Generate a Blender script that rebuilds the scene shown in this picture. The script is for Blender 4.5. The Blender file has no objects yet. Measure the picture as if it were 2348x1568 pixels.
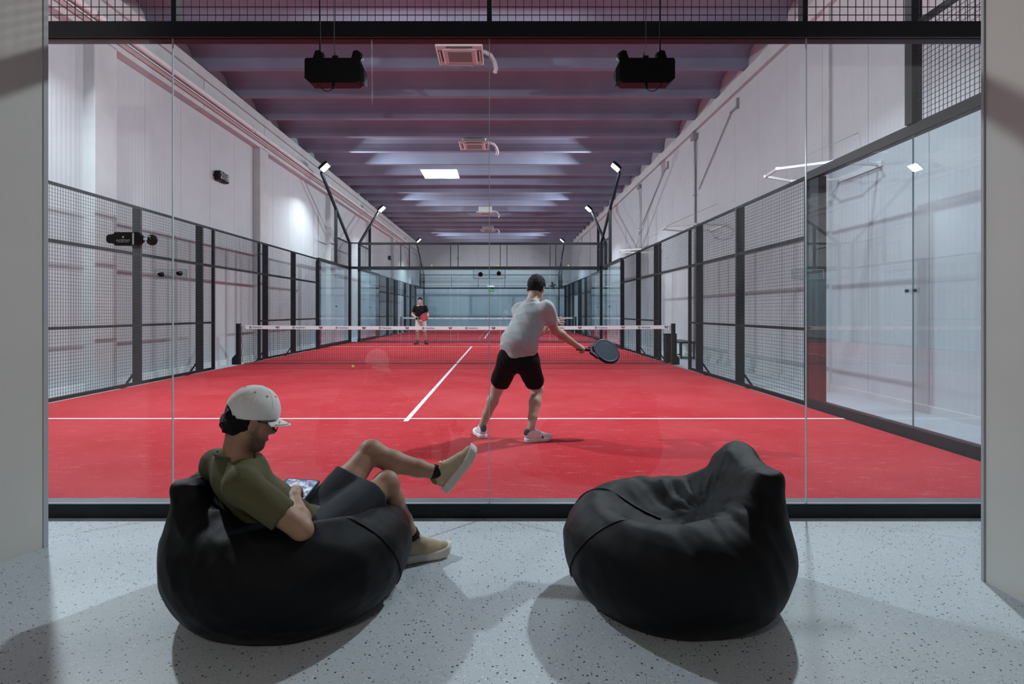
import bpy, math, random
import numpy as np
from mathutils import Vector, Matrix

# ------------------------------------------------------------------ camera, world, exposure
SC = bpy.context.scene
COL = SC.collection
CX, CY, CZ, FPX = 1.0815, -13.69, 1.225, 1348.0
cam_data = bpy.data.cameras.new("camera")
cam_data.sensor_fit = 'HORIZONTAL'
cam_data.sensor_width = 36.0
cam_data.lens = FPX / 2348.0 * 36.0
cam_data.shift_x = (1174.0 - 1151.8) / 2348.0
cam_data.shift_y = -(784.0 - 715.0) / 2348.0
cam_data.clip_start = 0.05
cam_data.clip_end = 200
cam = bpy.data.objects.new("camera", cam_data)
COL.objects.link(cam)
cam.location = (CX, CY, CZ)
cam.rotation_euler = (math.pi / 2, 0, 0)
SC.camera = cam

world = bpy.data.worlds.new("world")
SC.world = world
world.use_nodes = True
world.node_tree.nodes["Background"].inputs[0].default_value = (0.02, 0.022, 0.026, 1)
world.node_tree.nodes["Background"].inputs[1].default_value = 0.5
SC.view_settings.view_transform = 'Standard'
SC.view_settings.look = 'None'
SC.view_settings.gamma = 1.0
SC.view_settings.use_curve_mapping = False
SC.view_settings.exposure = 0.0
SC.cycles.max_bounces = 6
SC.cycles.diffuse_bounces = 3
SC.cycles.glossy_bounces = 3
SC.cycles.transparent_max_bounces = 40
SC.cycles.sample_clamp_indirect = 6.0
SC.cycles.adaptive_threshold = 0.02
SC.cycles.caustics_reflective = False
SC.cycles.caustics_refractive = False

LAMP_W = 445.0          # one floodlight
PANEL_W = 46.0          # light panel in the lounge ceiling behind the lens
FLOOR_Z = -0.07         # lounge and hall floor, the turf is 0

# ------------------------------------------------------------------ helpers
rnd = random.Random(7)
WLOC = {}

def px(x, y, D):
    """point seen at photo pixel (x, y) at depth D in front of the lens"""
    return Vector((CX + (x - 1151.8) * D / FPX, CY + D, CZ - (y - 715.0) * D / FPX))

def tag(o, label=None, cat=None, group=None, kind=None):
    if label: o["label"] = label
    if cat: o["category"] = cat
    if group: o["group"] = group
    if kind: o["kind"] = kind
    return o

def link(o, parent=None):
    COL.objects.link(o)
    if parent is not None:
        o.parent = parent
    return o

def empty(name, loc, label=None, cat=None, group=None, kind=None, parent=None):
    o = bpy.data.objects.new(name, None)
    o.empty_display_size = 0.1
    base = WLOC.get(parent.name, Vector()) if parent else Vector()
    link(o, parent)
    o.location = Vector(loc) - base
    WLOC[o.name] = Vector(loc)
    return tag(o, label, cat, group, kind)

def mesh_obj(name, verts, faces, mat, parent=None, smooth=False, mats=None, fmat=None, loc=None, shade_angle=None):
    """verts in world coordinates; the object's origin is its parent's origin (or loc)"""
    base = WLOC.get(parent.name, Vector()) if parent else Vector()
    org = Vector(loc) if loc is not None else (base if parent else Vector())
    v = np.asarray(verts, dtype=float).reshape(-1, 3) - np.array(org)
    me = bpy.data.meshes.new(name)
    me.from_pydata(v.tolist(), [], faces)
    if mats:
        for m in mats: me.materials.append(m)
        if fmat is not None:
            me.polygons.foreach_set("material_index", fmat)
    else:
        me.materials.append(mat)
    if smooth:
        me.polygons.foreach_set("use_smooth", [True] * len(me.polygons))
        if shade_angle is not None:
            try: me.set_sharp_from_angle(angle=math.radians(shade_angle))
            except Exception: pass
    me.update()
    o = bpy.data.objects.new(name, me)
    link(o, parent)
    o.location = org - base
    WLOC[o.name] = org.copy()
    return o

def share(src, name, loc, parent=None, rotz=None):
    """another object with the same mesh, its origin at the world point loc"""
    o = bpy.data.objects.new(name, src.data)
    base = WLOC.get(parent.name, Vector()) if parent else Vector()
    link(o, parent)
    o.location = Vector(loc) - base
    if rotz is not None: o.rotation_euler[2] = rotz
    WLOC[o.name] = Vector(loc)
    return o

class MB:
    def __init__(s):
        s.v = []; s.f = []
    def add(s, vs, fs):
        n = len(s.v)
        s.v += [tuple(p) for p in vs]
        s.f += [tuple(i + n for i in f) for f in fs]
        return s
    def box(s, x0, x1, y0, y1, z0, z1):
        return s.add([(x0,y0,z0),(x1,y0,z0),(x1,y1,z0),(x0,y1,z0),(x0,y0,z1),(x1,y0,z1),(x1,y1,z1),(x0,y1,z1)],
                     [(3,2,1,0),(4,5,6,7),(0,1,5,4),(1,2,6,5),(2,3,7,6),(3,0,4,7)])
    def cbox(s, c, d):
        return s.box(c[0]-d[0]/2, c[0]+d[0]/2, c[1]-d[1]/2, c[1]+d[1]/2, c[2]-d[2]/2, c[2]+d[2]/2)
    def bbox(s, x0, x1, y0, y1, z0, z1, b=0.01):
        """box with chamfered edges"""
        vs = []; 
        for z, i in ((z0, b), (z0 + b, 0), (z1 - b, 0), (z1, b)):
            bb = b
            xa, xb, ya, yb = x0 + i, x1 - i, y0 + i, y1 - i
            vs += [(xa+bb,ya,z),(xb-bb,ya,z),(xb,ya+bb,z),(xb,yb-bb,z),(xb-bb,yb,z),(xa+bb,yb,z),(xa,yb-bb,z),(xa,ya+bb,z)]
        fs = [tuple(range(7, -1, -1)), tuple(range(24, 32))]
        for r in range(3):
            for k in range(8):
                a = r*8 + k; c = r*8 + (k+1) % 8
                fs.append((a, c, c+8, a+8))
        return s.add(vs, fs)
    def tube(s, pts, r, n=8, caps=True, closed=False):
        pts = [Vector(p) for p in pts]
        rs = r if isinstance(r, (list, tuple)) else [r] * len(pts)
        m = len(pts); vs = []
        up = None
        for i, p in enumerate(pts):
            if closed: t = pts[(i+1) % m] - pts[i-1]
            else: t = pts[min(i+1, m-1)] - pts[max(i-1, 0)]
            t.normalize()
            if up is None:
                up = Vector((0,0,1)) if abs(t.z) < 0.9 else Vector((0,1,0))
            a = t.cross(up); 
            if a.length < 1e-5: a = t.cross(Vector((1,0,0)))
            a.normalize(); b = a.cross(t).normalized(); up = b
            for k in range(n):
                an = 2*math.pi*(k+0.5)/n
                vs.append(p + a*(math.cos(an)*rs[i]) + b*(math.sin(an)*rs[i]))
        fs = []
        for i in range(m if closed else m-1):
            for k in range(n):
                j = (i+1) % m
                fs.append((i*n+k, i*n+(k+1)%n, j*n+(k+1)%n, j*n+k))
        if caps and not closed:
            fs.append(tuple(range(n-1,-1,-1))); fs.append(tuple((m-1)*n+k for k in range(n)))
        return s.add(vs, fs)
    def beam(s, p, q, w, d, up=(0,0,1)):
        """rectangular bar from p to q: w across, d along up"""
        p = Vector(p); q = Vector(q); t = (q-p).normalized(); up = Vector(up)
        a = t.cross(up)
        if a.length < 1e-4: a = t.cross(Vector((0,1,0)))
        a.normalize(); b = a.cross(t).normalized()
        vs = []
        for c in (p, q):
            for sa, sb in ((-1,-1),(1,-1),(1,1),(-1,1)):
                vs.append(c + a*(sa*w/2) + b*(sb*d/2))
        return s.add(vs, [(3,2,1,0),(4,5,6,7),(0,1,5,4),(1,2,6,5),(2,3,7,6),(3,0,4,7)])
    def prism(s, poly, o, u, v, w, t):
        """polygon in the plane (u, v) through o, extruded by t along w"""
        o=Vector(o);u=Vector(u);v=Vector(v);w=Vector(w); n=len(poly)
        vs=[o+u*a+v*b for a,b in poly]+[o+u*a+v*b+w*t for a,b in poly]
        fs=[tuple(range(n-1,-1,-1)),tuple(range(n,2*n))]
        for k in range(n): fs.append((k,(k+1)%n,n+(k+1)%n,n+k))
        return s.add(vs,fs)
    def disc(s, c, axis, r, t, n=16):
        c=Vector(c); axis=Vector(axis).normalized()
        return s.tube([c, c+axis*t], r, n)
    def lathe(s, c, axis, prof, n=20):
        """prof: list of (along, radius)"""
        c=Vector(c); ax=Vector(axis).normalized()
        a=ax.cross(Vector((0,0,1)) if abs(ax.z)<0.9 else Vector((0,1,0))).normalized(); b=ax.cross(a)
        vs=[]; fs=[]
        for t,r in prof:
            for k in range(n):
                an=2*math.pi*k/n
                vs.append(c+ax*t+a*(math.cos(an)*max(r,1e-5))+b*(math.sin(an)*max(r,1e-5)))
        for i in range(len(prof)-1):
            for k in range(n): fs.append((i*n+k,i*n+(k+1)%n,(i+1)*n+(k+1)%n,(i+1)*n+k))
        fs.append(tuple(range(n-1,-1,-1))); fs.append(tuple((len(prof)-1)*n+k for k in range(n)))
        return s.add(vs,fs)
    def build(s, name, mat, parent=None, smooth=False, **kw):
        return mesh_obj(name, s.v, s.f, mat, parent, smooth, **kw)

def text_mesh(txt, size):
    cu = bpy.data.curves.new("text", 'FONT')
    cu.body = txt; cu.size = size; cu.align_x = 'CENTER'; cu.align_y = 'CENTER'; cu.resolution_u = 2
    o = bpy.data.objects.new("text", cu); COL.objects.link(o)
    bpy.context.view_layer.update()
    me = bpy.data.meshes.new_from_object(o.evaluated_get(bpy.context.evaluated_depsgraph_get()))
    v = [tuple(p.co) for p in me.vertices]; f = [tuple(p.vertices) for p in me.polygons]
    bpy.data.objects.remove(o); bpy.data.curves.remove(cu); bpy.data.meshes.remove(me)
    return v, f

def text_obj(name, txt, size, o, u, v, mat, parent):
    vs, fs = text_mesh(txt, size)
    o = Vector(o); u = Vector(u); v = Vector(v)
    return mesh_obj(name, [o + u*a[0] + v*a[1] for a in vs], fs, mat, parent)

# ------------------------------------------------------------------ materials
def new_mat(name):
    m = bpy.data.materials.new(name); m.use_nodes = True
    nt = m.node_tree
    return m, nt, nt.nodes["Principled BSDF"]

def mat(name, col, rough=0.6, metal=0.0, spec=0.5, bump=0.0, bscale=60.0, var=0.0, vscale=6.0, sheen=0.0):
    m, nt, b = new_mat(name)
    b.inputs["Base Color"].default_value = (*col, 1)
    b.inputs["Roughness"].default_value = rough
    b.inputs["Metallic"].default_value = metal
    b.inputs["Specular IOR Level"].default_value = spec
    if sheen: b.inputs["Sheen Weight"].default_value = sheen
    tc = nt.nodes.new("ShaderNodeTexCoord")
    if var > 0:
        n = nt.nodes.new("ShaderNodeTexNoise"); n.inputs["Scale"].default_value = vscale; n.inputs["Detail"].default_value = 5
        nt.links.new(tc.outputs["Object"], n.inputs["Vector"])
        r = nt.nodes.new("ShaderNodeMapRange"); r.inputs["From Min"].default_value = 0.3; r.inputs["From Max"].default_value = 0.7
        r.inputs["To Min"].default_value = 1 - var; r.inputs["To Max"].default_value = 1 + var
        nt.links.new(n.outputs["Fac"], r.inputs["Value"])
        mx = nt.nodes.new("ShaderNodeMix"); mx.data_type = 'RGBA'; mx.blend_type = 'MULTIPLY'
        mx.inputs["Factor"].default_value = 1.0; mx.inputs["A"].default_value = (*col, 1)
        nt.links.new(r.outputs["Result"], mx.inputs["B"]); nt.links.new(mx.outputs["Result"], b.inputs["Base Color"])
    if bump > 0:
        n = nt.nodes.new("ShaderNodeTexNoise"); n.inputs["Scale"].default_value = bscale; n.inputs["Detail"].default_value = 4
        nt.links.new(tc.outputs["Object"], n.inputs["Vector"])
        bp = nt.nodes.new("ShaderNodeBump"); bp.inputs["Strength"].default_value = bump; bp.inputs["Distance"].default_value = 0.01
        nt.links.new(n.outputs["Fac"], bp.inputs["Height"]); nt.links.new(bp.outputs["Normal"], b.inputs["Normal"])
    return m

def mat_emit(name, col, strength):
    m, nt, b = new_mat(name)
    b.inputs["Base Color"].default_value = (*col, 1)
    b.inputs["Emission Color"].default_value = (*col, 1)
    b.inputs["Emission Strength"].default_value = strength
    m.cycles.emission_sampling = 'NONE'
    return m

def mat_glass(name, tint, gloss=1.0):
    m = bpy.data.materials.new(name); m.use_nodes = True
    nt = m.node_tree; nt.nodes.clear()
    out = nt.nodes.new("ShaderNodeOutputMaterial")
    mix = nt.nodes.new("ShaderNodeMixShader")
    tr = nt.nodes.new("ShaderNodeBsdfTransparent"); tr.inputs[0].default_value = (*tint, 1)
    gl = nt.nodes.new("ShaderNodeBsdfGlossy"); gl.inputs["Roughness"].default_value = 0.0
    gl.inputs["Color"].default_value = (gloss, gloss, gloss, 1)
    fr = nt.nodes.new("ShaderNodeFresnel"); ge = nt.nodes.new("ShaderNodeNewGeometry")
    mr = nt.nodes.new("ShaderNodeMapRange")           # the pane is solid: same reflectance on both faces
    mr.inputs["To Min"].default_value = 1.48; mr.inputs["To Max"].default_value = 1/1.48
    nt.links.new(ge.outputs["Backfacing"], mr.inputs["Value"]); nt.links.new(mr.outputs["Result"], fr.inputs["IOR"])
    nt.links.new(fr.outputs[0], mix.inputs[0]); nt.links.new(tr.outputs[0], mix.inputs[1]); nt.links.new(gl.outputs[0], mix.inputs[2])
    nt.links.new(mix.outputs[0], out.inputs[0])
    return m

M = {}
M['steel'] = mat("dark_steel", (0.0065, 0.0085, 0.0125), 0.45, 0.0, 0.28, var=0.25, vscale=9)
M['steel_top'] = mat("grey_steel", (0.085, 0.095, 0.115), 0.55, 0.0, var=0.1)
M['wire'] = mat("dark_wire", (0.012, 0.018, 0.028), 0.5, 0, 0.3)
M['glass'] = mat_glass("clear_glass", (0.905, 0.957, 0.973))
M['seal'] = mat("clear_joint_seal", (0.74, 0.78, 0.80), 0.35)
M['edge'] = mat("glass_edge", (0.42, 0.60, 0.62), 0.25)
M['acrylic'] = mat_glass("acrylic", (0.90, 0.93, 0.94))
M['black'] = mat("black_plastic", (0.004, 0.004, 0.0055), 0.5, 0, 0.25)
M['rubber'] = mat("black_rubber", (0.004, 0.004, 0.005), 0.7)
M['chrome'] = mat("chrome", (0.6, 0.62, 0.65), 0.2, 1.0)
M['white'] = mat("white_paint", (0.78, 0.78, 0.79), 0.5, var=0.04)
M['grey'] = mat("grey_paint", (0.25, 0.25, 0.27), 0.5)
M['conduit'] = mat("galvanised", (0.36, 0.35, 0.36), 0.45, 0.4, var=0.15)
M['print_blue'] = mat("print_blue", (0.015, 0.03, 0.11), 0.5)
M['print_red'] = mat("print_red", (0.45, 0.03, 0.05), 0.5)
M['print_dark'] = mat("print_dark", (0.02, 0.02, 0.03), 0.5)
M['print_white'] = mat("print_white", (0.7, 0.72, 0.75), 0.5)
M['tape'] = mat("net_tape", (0.84, 0.83, 0.86), 0.6, var=0.06, vscale=14)
M['net'] = mat("net_cord", (0.012, 0.012, 0.02), 0.7)
M['ball'] = mat("felt_ball", (0.62, 0.55, 0.06), 0.9, bump=0.4, bscale=200)
M['lens'] = mat_emit("floodlight_lens", (1.0, 1.0, 0.97), 30.0)
M['led'] = mat_emit("led_panel", (1.0, 0.97, 0.90), 16.0)
M['green'] = mat_emit("exit_green", (0.06, 0.5, 0.12), 0.6)
M['ac'] = mat("ac_plastic", (0.62, 0.60, 0.60), 0.5)
M['ac_dark'] = mat("ac_grille", (0.20, 0.19, 0.19), 0.7)
M['hose'] = mat("hose", (0.6, 0.58, 0.6), 0.6)

# red turf with brushed sand
m, nt, b = new_mat("red_turf"); M['turf'] = m
b.inputs["Roughness"].default_value = 0.95; b.inputs["Specular IOR Level"].default_value = 0.1
tc = nt.nodes.new("ShaderNodeTexCoord")
def noise(sc, det=4, vec=None, rough=0.6):
    n = nt.nodes.new("ShaderNodeTexNoise"); n.inputs["Scale"].default_value = sc; n.inputs["Detail"].default_value = det
    n.inputs["Roughness"].default_value = rough
    nt.links.new(vec if vec else tc.outputs["Object"], n.inputs["Vector"]); return n.outputs["Fac"]
def ramp(src, a, bb):
    r = nt.nodes.new("ShaderNodeMapRange"); r.inputs["From Min"].default_value = a; r.inputs["From Max"].default_value = bb
    nt.links.new(src, r.inputs["Value"]); return r.outputs["Result"]
def mixc(fac, A, B, mode='MIX'):
    x = nt.nodes.new("ShaderNodeMix"); x.data_type = 'RGBA'; x.blend_type = mode
    if isinstance(fac, (int, float)): x.inputs["Factor"].default_value = fac
    else: nt.links.new(fac, x.inputs["Factor"])
    for k, s in (("A", A), ("B", B)):
        if isinstance(s, tuple): x.inputs[k].default_value = (*s, 1)
        else: nt.links.new(s, x.inputs[k])
    return x.outputs["Result"]
def mul(a, bb):
    x = nt.nodes.new("ShaderNodeMath"); x.operation = 'MULTIPLY'
    for i, s in enumerate((a, bb)):
        if isinstance(s, (int, float)): x.inputs[i].default_value = s
        else: nt.links.new(s, x.inputs[i])
    return x.outputs[0]
def mapping(sx, sy, sz, rz=0):
    x = nt.nodes.new("ShaderNodeMapping"); x.inputs["Scale"].default_value = (sx, sy, sz); x.inputs["Rotation"].default_value = (0, 0, rz)
    nt.links.new(tc.outputs["Object"], x.inputs["Vector"]); return x.outputs["Vector"]
c = mixc(ramp(noise(0.7, 6), 0.35, 0.7), (0.44, 0.015, 0.023), (0.51, 0.042, 0.055))
c = mixc(mul(ramp(noise(110, 3), 0.50, 0.70), 0.30), c, (0.72, 0.22, 0.23))
c = mixc(mul(ramp(noise(30, 3), 0.56, 0.75), 0.2), c, (0.30, 0.005, 0.01))
st = ramp(noise(4, 8, mapping(1.0, 4.0, 1, 0.22), 0.74), 0.56, 0.74)
c = mixc(mul(st, mul(ramp(noise(75, 3), 0.42, 0.62), 0.85)), c, (0.74, 0.40, 0.41))
nt.links.new(c, b.inputs["Base Color"])
bp = nt.nodes.new("ShaderNodeBump"); bp.inputs["Strength"].default_value = 0.5; bp.inputs["Distance"].default_value = 0.006
nt.links.new(noise(160, 2), bp.inputs["Height"]); nt.links.new(bp.outputs["Normal"], b.inputs["Normal"])

# painted line
m, nt, b = new_mat("line_turf"); M['line'] = m
tc = nt.nodes.new("ShaderNodeTexCoord")
c = mixc(mul(ramp(noise(70, 3), 0.5, 0.8), 0.4), (0.78, 0.74, 0.76), (0.62, 0.32, 0.34))
nt.links.new(c, b.inputs["Base Color"]); b.inputs["Roughness"].default_value = 0.95

# speckled resin floor
m, nt, b = new_mat("speckled_resin"); M['floor'] = m
tc = nt.nodes.new("ShaderNodeTexCoord")
c = mixc(ramp(noise(1.3, 5), 0.3, 0.7), (0.445, 0.49, 0.535), (0.52, 0.565, 0.61))
def specks(scale, thr, size, col, c):
    v = nt.nodes.new("ShaderNodeTexVoronoi"); v.inputs["Scale"].default_value = scale
    nt.links.new(tc.outputs["Object"], v.inputs["Vector"])
    se = nt.nodes.new("ShaderNodeSeparateColor"); nt.links.new(v.outputs["Color"], se.inputs[0])
    g = nt.nodes.new("ShaderNodeMath"); g.operation = 'GREATER_THAN'; g.inputs[1].default_value = thr; nt.links.new(se.outputs[0], g.inputs[0])
    wob = mul(noise(scale * 2.2, 1), size * 2)
    l = nt.nodes.new("ShaderNodeMath"); l.operation = 'LESS_THAN'; nt.links.new(v.outputs["Distance"], l.inputs[0]); nt.links.new(wob, l.inputs[1])
    return mixc(mul(g.outputs[0], l.outputs[0]), c, col)
c = specks(62, 0.80, 0.26, (0.02, 0.028, 0.05), c)
c = specks(78, 0.80, 0.26, (0.72, 0.72, 0.69), c)
c = specks(130, 0.82, 0.28, (0.10, 0.12, 0.16), c)
c = specks(150, 0.84, 0.28, (0.60, 0.60, 0.58), c)
nt.links.new(c, b.inputs["Base Color"])
b.inputs["Roughness"].default_value = 0.5
b.inputs["Specular IOR Level"].default_value = 0.45
rr = nt.nodes.new("ShaderNodeMapRange"); rr.inputs["To Min"].default_value = 0.42; rr.inputs["To Max"].default_value = 0.62
nt.links.new(noise(2.5, 4), rr.inputs["Value"]); nt.links.new(rr.outputs[0], b.inputs["Roughness"])

# micro ribbed sandwich panel (ribs run up the wall)
m, nt, b = new_mat("ribbed_panel"); M['panel'] = m
tc = nt.nodes.new("ShaderNodeTexCoord")
wv = nt.nodes.new("ShaderNodeTexWave"); wv.wave_type = 'BANDS'; wv.bands_direction = 'Y'; wv.inputs["Scale"].default_value = 3.2
nt.links.new(tc.outputs["Object"], wv.inputs["Vector"])
bp = nt.nodes.new("ShaderNodeBump"); bp.inputs["Strength"].default_value = 0.35; bp.inputs["Distance"].default_value = 0.01
nt.links.new(wv.outputs["Fac"], bp.inputs["Height"]); nt.links.new(bp.outputs["Normal"], b.inputs["Normal"])
c = mixc(ramp(noise(0.8, 5), 0.3, 0.7), (0.55, 0.575, 0.61), (0.62, 0.645, 0.675))
nt.links.new(c, b.inputs["Base Color"]); b.inputs["Roughness"].default_value = 0.55
M['panel_end'] = mat("end_wall_panel", (0.60, 0.61, 0.64), 0.6, var=0.04, vscale=1.2)
M['concrete'] = mat("painted_concrete", (0.60, 0.615, 0.63), 0.8, bump=0.35, bscale=14, var=0.07, vscale=2.5)
M['ceil'] = mat("precast_concrete", (0.255, 0.280, 0.385), 0.85, bump=0.15, bscale=9, var=0.10, vscale=1.1)
M['beige'] = mat("beige_board", (0.60, 0.585, 0.55), 0.7, bump=0.05, bscale=80, var=0.03, vscale=1.5)
M['beige_edge'] = mat("corner_bead", (0.42, 0.44, 0.47), 0.5)
M['lceil'] = mat("lounge_ceiling_board", (0.16, 0.16, 0.16), 0.8)
M['lback'] = mat("charcoal_wall", (0.05, 0.05, 0.052), 0.8)
# ------------------------------------------------------------------ hall and lounge shell
HXL, HXR, HY0, HY1 = -5.75, 6.52, -10.30, 33.0
HTOP = 7.6
floor = MB().box(HXL-1.5, HXR+2, -16.2, HY1+0.3, FLOOR_Z-0.2, FLOOR_Z).build("floor", M['floor'])
tag(floor, "pale blue-grey speckled resin floor of the lounge and hall", "floor", kind="structure")

# left hall wall: ribbed panels, columns, edge beam
wl = empty("wall_left", (HXL, 10, FLOOR_Z), "white ribbed panel wall of the hall behind the left fence", "wall", kind="structure")
first = None
PW = 1.25
y = HY0 - 0.9
while y < HY1 + 0.1:
    if first is None:
        first = MB().box(HXL-0.12, HXL, y+0.004, y+PW-0.004, FLOOR_Z, HTOP).build("panel", M['panel'], wl, loc=(HXL, y, 0))
    else:
        share(first, "panel", (HXL, y, 0), wl)
    y += PW
MB().box(HXL-0.20, HXL-0.012, HY0-0.9, HY1+0.3, FLOOR_Z, HTOP).build("backing", M['grey'], wl)
first = None
for yc in (-3.83, 2.72, 9.35, 16.0, 22.6, 29.2):
    if first is None:
        first = MB().bbox(HXL-0.1, HXL+0.19, yc-0.28, yc+0.28, FLOOR_Z, 5.76, 0.012).build("column", M['concrete'], wl, loc=(HXL, yc, 0))
    else:
        share(first, "column", (HXL, yc, 0), wl)
MB().box(HXL-0.02, HXL+0.03, HY0, HY1, FLOOR_Z, FLOOR_Z+0.12).build("plinth", M['white'], wl)

tb = empty("trim_1", (HXL, 10, 5.73), "long concrete edge beam under the roof above the left wall", "beam", kind="structure")
yy = [HY0, -0.6, 2.72, 9.35, 16.0, 22.6, HY1]
for a, bb in zip(yy[:-1], yy[1:]):
    MB().box(HXL-0.1, HXL+0.19, a+0.012, bb-0.012, 5.73, 6.60).build("beam_section", M['concrete'], tb)
MB().box(HXL-0.1, HXL+0.13, HY0, HY1, 5.75, 6.58).build("beam_core", M['grey'], tb)
MB().box(HXL+0.19, HXL+0.25, HY0, HY1, 6.38, 6.60).build("beam_lip", M['concrete'], tb)

# right hall wall
wr = empty("wall_right", (HXR, 10, FLOOR_Z), "white ribbed panel wall of the hall behind the right fence", "wall", kind="structure")
first = None
y = HY0 - 0.9
while y < HY1 + 0.1:
    if first is None:
        first = MB().box(HXR, HXR+0.12, y+0.004, y+PW-0.004, FLOOR_Z, HTOP).build("panel", M['panel'], wr, loc=(HXR, y, 0))
    else:
        share(first, "panel", (HXR, y, 0), wr)
    y += PW
MB().box(HXR+0.012, HXR+0.20, HY0-0.9, HY1+0.3, FLOOR_Z, HTOP).build("backing", M['grey'], wr)
first = None
for yc in (-3.9, 9.35, 22.6):
    if first is None:
        first = MB().box(HXR-0.05, HXR+0.1, yc-0.09, yc+0.09, FLOOR_Z, 6.3).build("column", M['concrete'], wr, loc=(HXR, yc, 0))
    else:
        share(first, "column", (HXR, yc, 0), wr)
MB().box(HXR-0.04, HXR+0.02, HY0, HY1, FLOOR_Z, FLOOR_Z+0.10).build("plinth", M['concrete'], wr)
tr = MB().box(HXR-0.10, HXR+0.05, HY0, HY1, 6.28, 6.40).box(HXR-0.05, HXR+0.05, HY0, HY1, 6.40, 6.60).build("trim_2", M['concrete'])
tag(tr, "pale concrete ledge running along the top of the right wall", "ledge", kind="structure")

# end wall of the hall
wf = empty("wall_far", (0, HY1, FLOOR_Z), "pale end wall of the hall beyond both courts", "wall", kind="structure")
x = HXL - 0.2; first = None
while x < HXR + 0.2:
    if first is None:
        first = MB().box(x+0.004, x+PW-0.004, HY1, HY1+0.12, FLOOR_Z, HTOP).build("panel", M['panel_end'], wf, loc=(x, HY1, 0))
    else: share(first, "panel", (x, HY1, 0), wf)
    x += PW
MB().box(HXL-0.3, HXR+0.3, HY1+0.015, HY1+0.2, FLOOR_Z, HTOP).build("backing", M['grey'], wf)
MB().box(HXL, HXR, HY1-0.05, HY1+0.02, 3.35, 3.47).build("rail", M['white'], wf)

# precast roof: ribs across the hall with coved bays between them
ce = empty("ceiling", (0.4, 10, 6.62), "ribbed precast concrete roof of the hall, ribs running across", "ceiling", kind="structure")
RS = 1.69
prof = [(-0.09, 6.62), (0.09, 6.62), (0.115, 6.74), (0.16, 6.86), (0.26, 6.96), (0.42, 7.02), (0.62, 7.045), (RS/2, 7.05)]
full = [(RS*0-a, z) for a, z in reversed(prof[2:])]           # mirrored side
section = [(-a, z) for a, z in reversed(prof[1:])] + [(a, z) for a, z in prof[1:]]
top = [(RS/2, 7.35), (-RS/2, 7.35)]
poly = section + top
bay = MB().prism(poly, (HXL-0.1, 0, 0), (0, 1, 0), (0, 0, 1), (1, 0, 0), HXR-HXL+0.2)
k0 = -6
roofs = None
for k in range(k0, 21):
    yk = -0.6 + RS*k
    if roofs is None:
        vs = [(p[0], p[1]+yk, p[2]) for p in bay.v]
        roofs = mesh_obj("roof_rib", vs, bay.f, M['ceil'], ce, loc=(0, yk, 0))
        roofs.data.polygons.foreach_set("use_smooth", [False]*len(roofs.data.polygons))
    else:
        share(roofs, "roof_rib", (0, yk, 0), ce)
# dark joints with cables on two ribs
for yk in (-0.6+0.13, 6.16+0.13):
    pts = [(HXL+0.5+0.45*i, yk+0.02*math.sin(i*1.7), 6.72+0.012*math.sin(i*2.3)) for i in range(26)]
    MB().tube(pts, 0.016, 6).build("cable", M['black'], ce)

# wall between lounge and hall above the opening, lounge shell
wn = MB().box(HXL-0.2, HXR+0.2, -10.62, -10.42, 3.42, HTOP).build("wall_near", M['white'])
tag(wn, "white wall over the lounge opening above the glass", "wall", kind="structure")
lw = empty("wall_lounge_left", (-1.42, -10.5, FLOOR_Z), "beige wall end left of the glass, running out of the picture", "wall", kind="structure")
MB().prism([(-1.428,-10.45),(-1.52,-10.66),(-3.9,-16.2),(-7.2,-16.2),(-7.2,-10.45)][::-1], (0,0,FLOOR_Z), (1,0,0), (0,1,0), (0,0,1), 3.60).build("board", M['beige'], lw)
MB().prism([(-1.4235,-10.446),(-1.432,-10.468),(-1.45,-10.468),(-1.45,-10.446)][::-1], (0,0,FLOOR_Z), (1,0,0), (0,1,0), (0,0,1), 3.59).build("corner_bead", M['beige_edge'], lw)
rw = empty("wall_lounge_right", (3.40, -10.85, FLOOR_Z), "beige wall end right of the glass, running out of the picture", "wall", kind="structure")
MB().box(3.40, 8.3, -16.2, -10.86, FLOOR_Z, 3.53).build("board", M['beige'], rw)
MB().box(3.392, 3.45, -10.868, -10.852, FLOOR_Z, 3.52).build("corner_bead", M['beige_edge'], rw)
bw = MB().box(-7.2, 8.3, -16.3, -16.15, FLOOR_Z, 3.53).build("wall_back", M['lback'])
tag(bw, "charcoal wall at the back of the lounge", "wall", kind="structure")
lc = MB().box(-7.2, 8.3, -16.3, -10.42, 3.42, 3.60).build("ceiling_lounge", M['lceil'])
tag(lc, "dark board ceiling over the lounge", "ceiling", kind="structure")

# ------------------------------------------------------------------ padel court
def wire_panel(mb, o, u, v, lu, lv, pitch=0.05, r=0.0019, off=None):
    """square wire grid lu x lv from corner o"""
    o=Vector(o);u=Vector(u);v=Vector(v);n=u.cross(v)
    nu=int(round(lu/pitch)); nv=int(round(lv/pitch))
    def bar(p,q,side,dep):
        a=side*r; b=n*r; c=n*dep
        vs=[]
        for e in (p,q):
            for sa,sb in ((-1,-1),(1,-1),(1,1),(-1,1)): vs.append(e+a*sa+b*sb+c)
        mb.add(vs,[(0,1,5,4),(1,2,6,5),(2,3,7,6),(3,0,4,7)])
    for i in range(1,nu):
        p=o+u*(lu*i/nu); bar(p,p+v*lv,u,0)
    for j in range(1,nv):
        p=o+v*(lv*j/nv); bar(p,p+u*lu,v,2*r)
    return mb

def pane(x0,x1,y0,y1,z0,z1,parent):
    m_=MB().box(x0,x1,y0,y1,z0,z1)
    d=(x1-x0,y1-y0)
    thin_x = d[0] < d[1]
    # faces: bottom, top, -y, +x, +y, -x
    fm=[1,1,0,1,0,1] if not thin_x else [1,1,1,0,1,0]
    return mesh_obj("pane", m_.v, m_.f, None, parent, mats=[M['glass'], M['edge']], fmat=fm)

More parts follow.
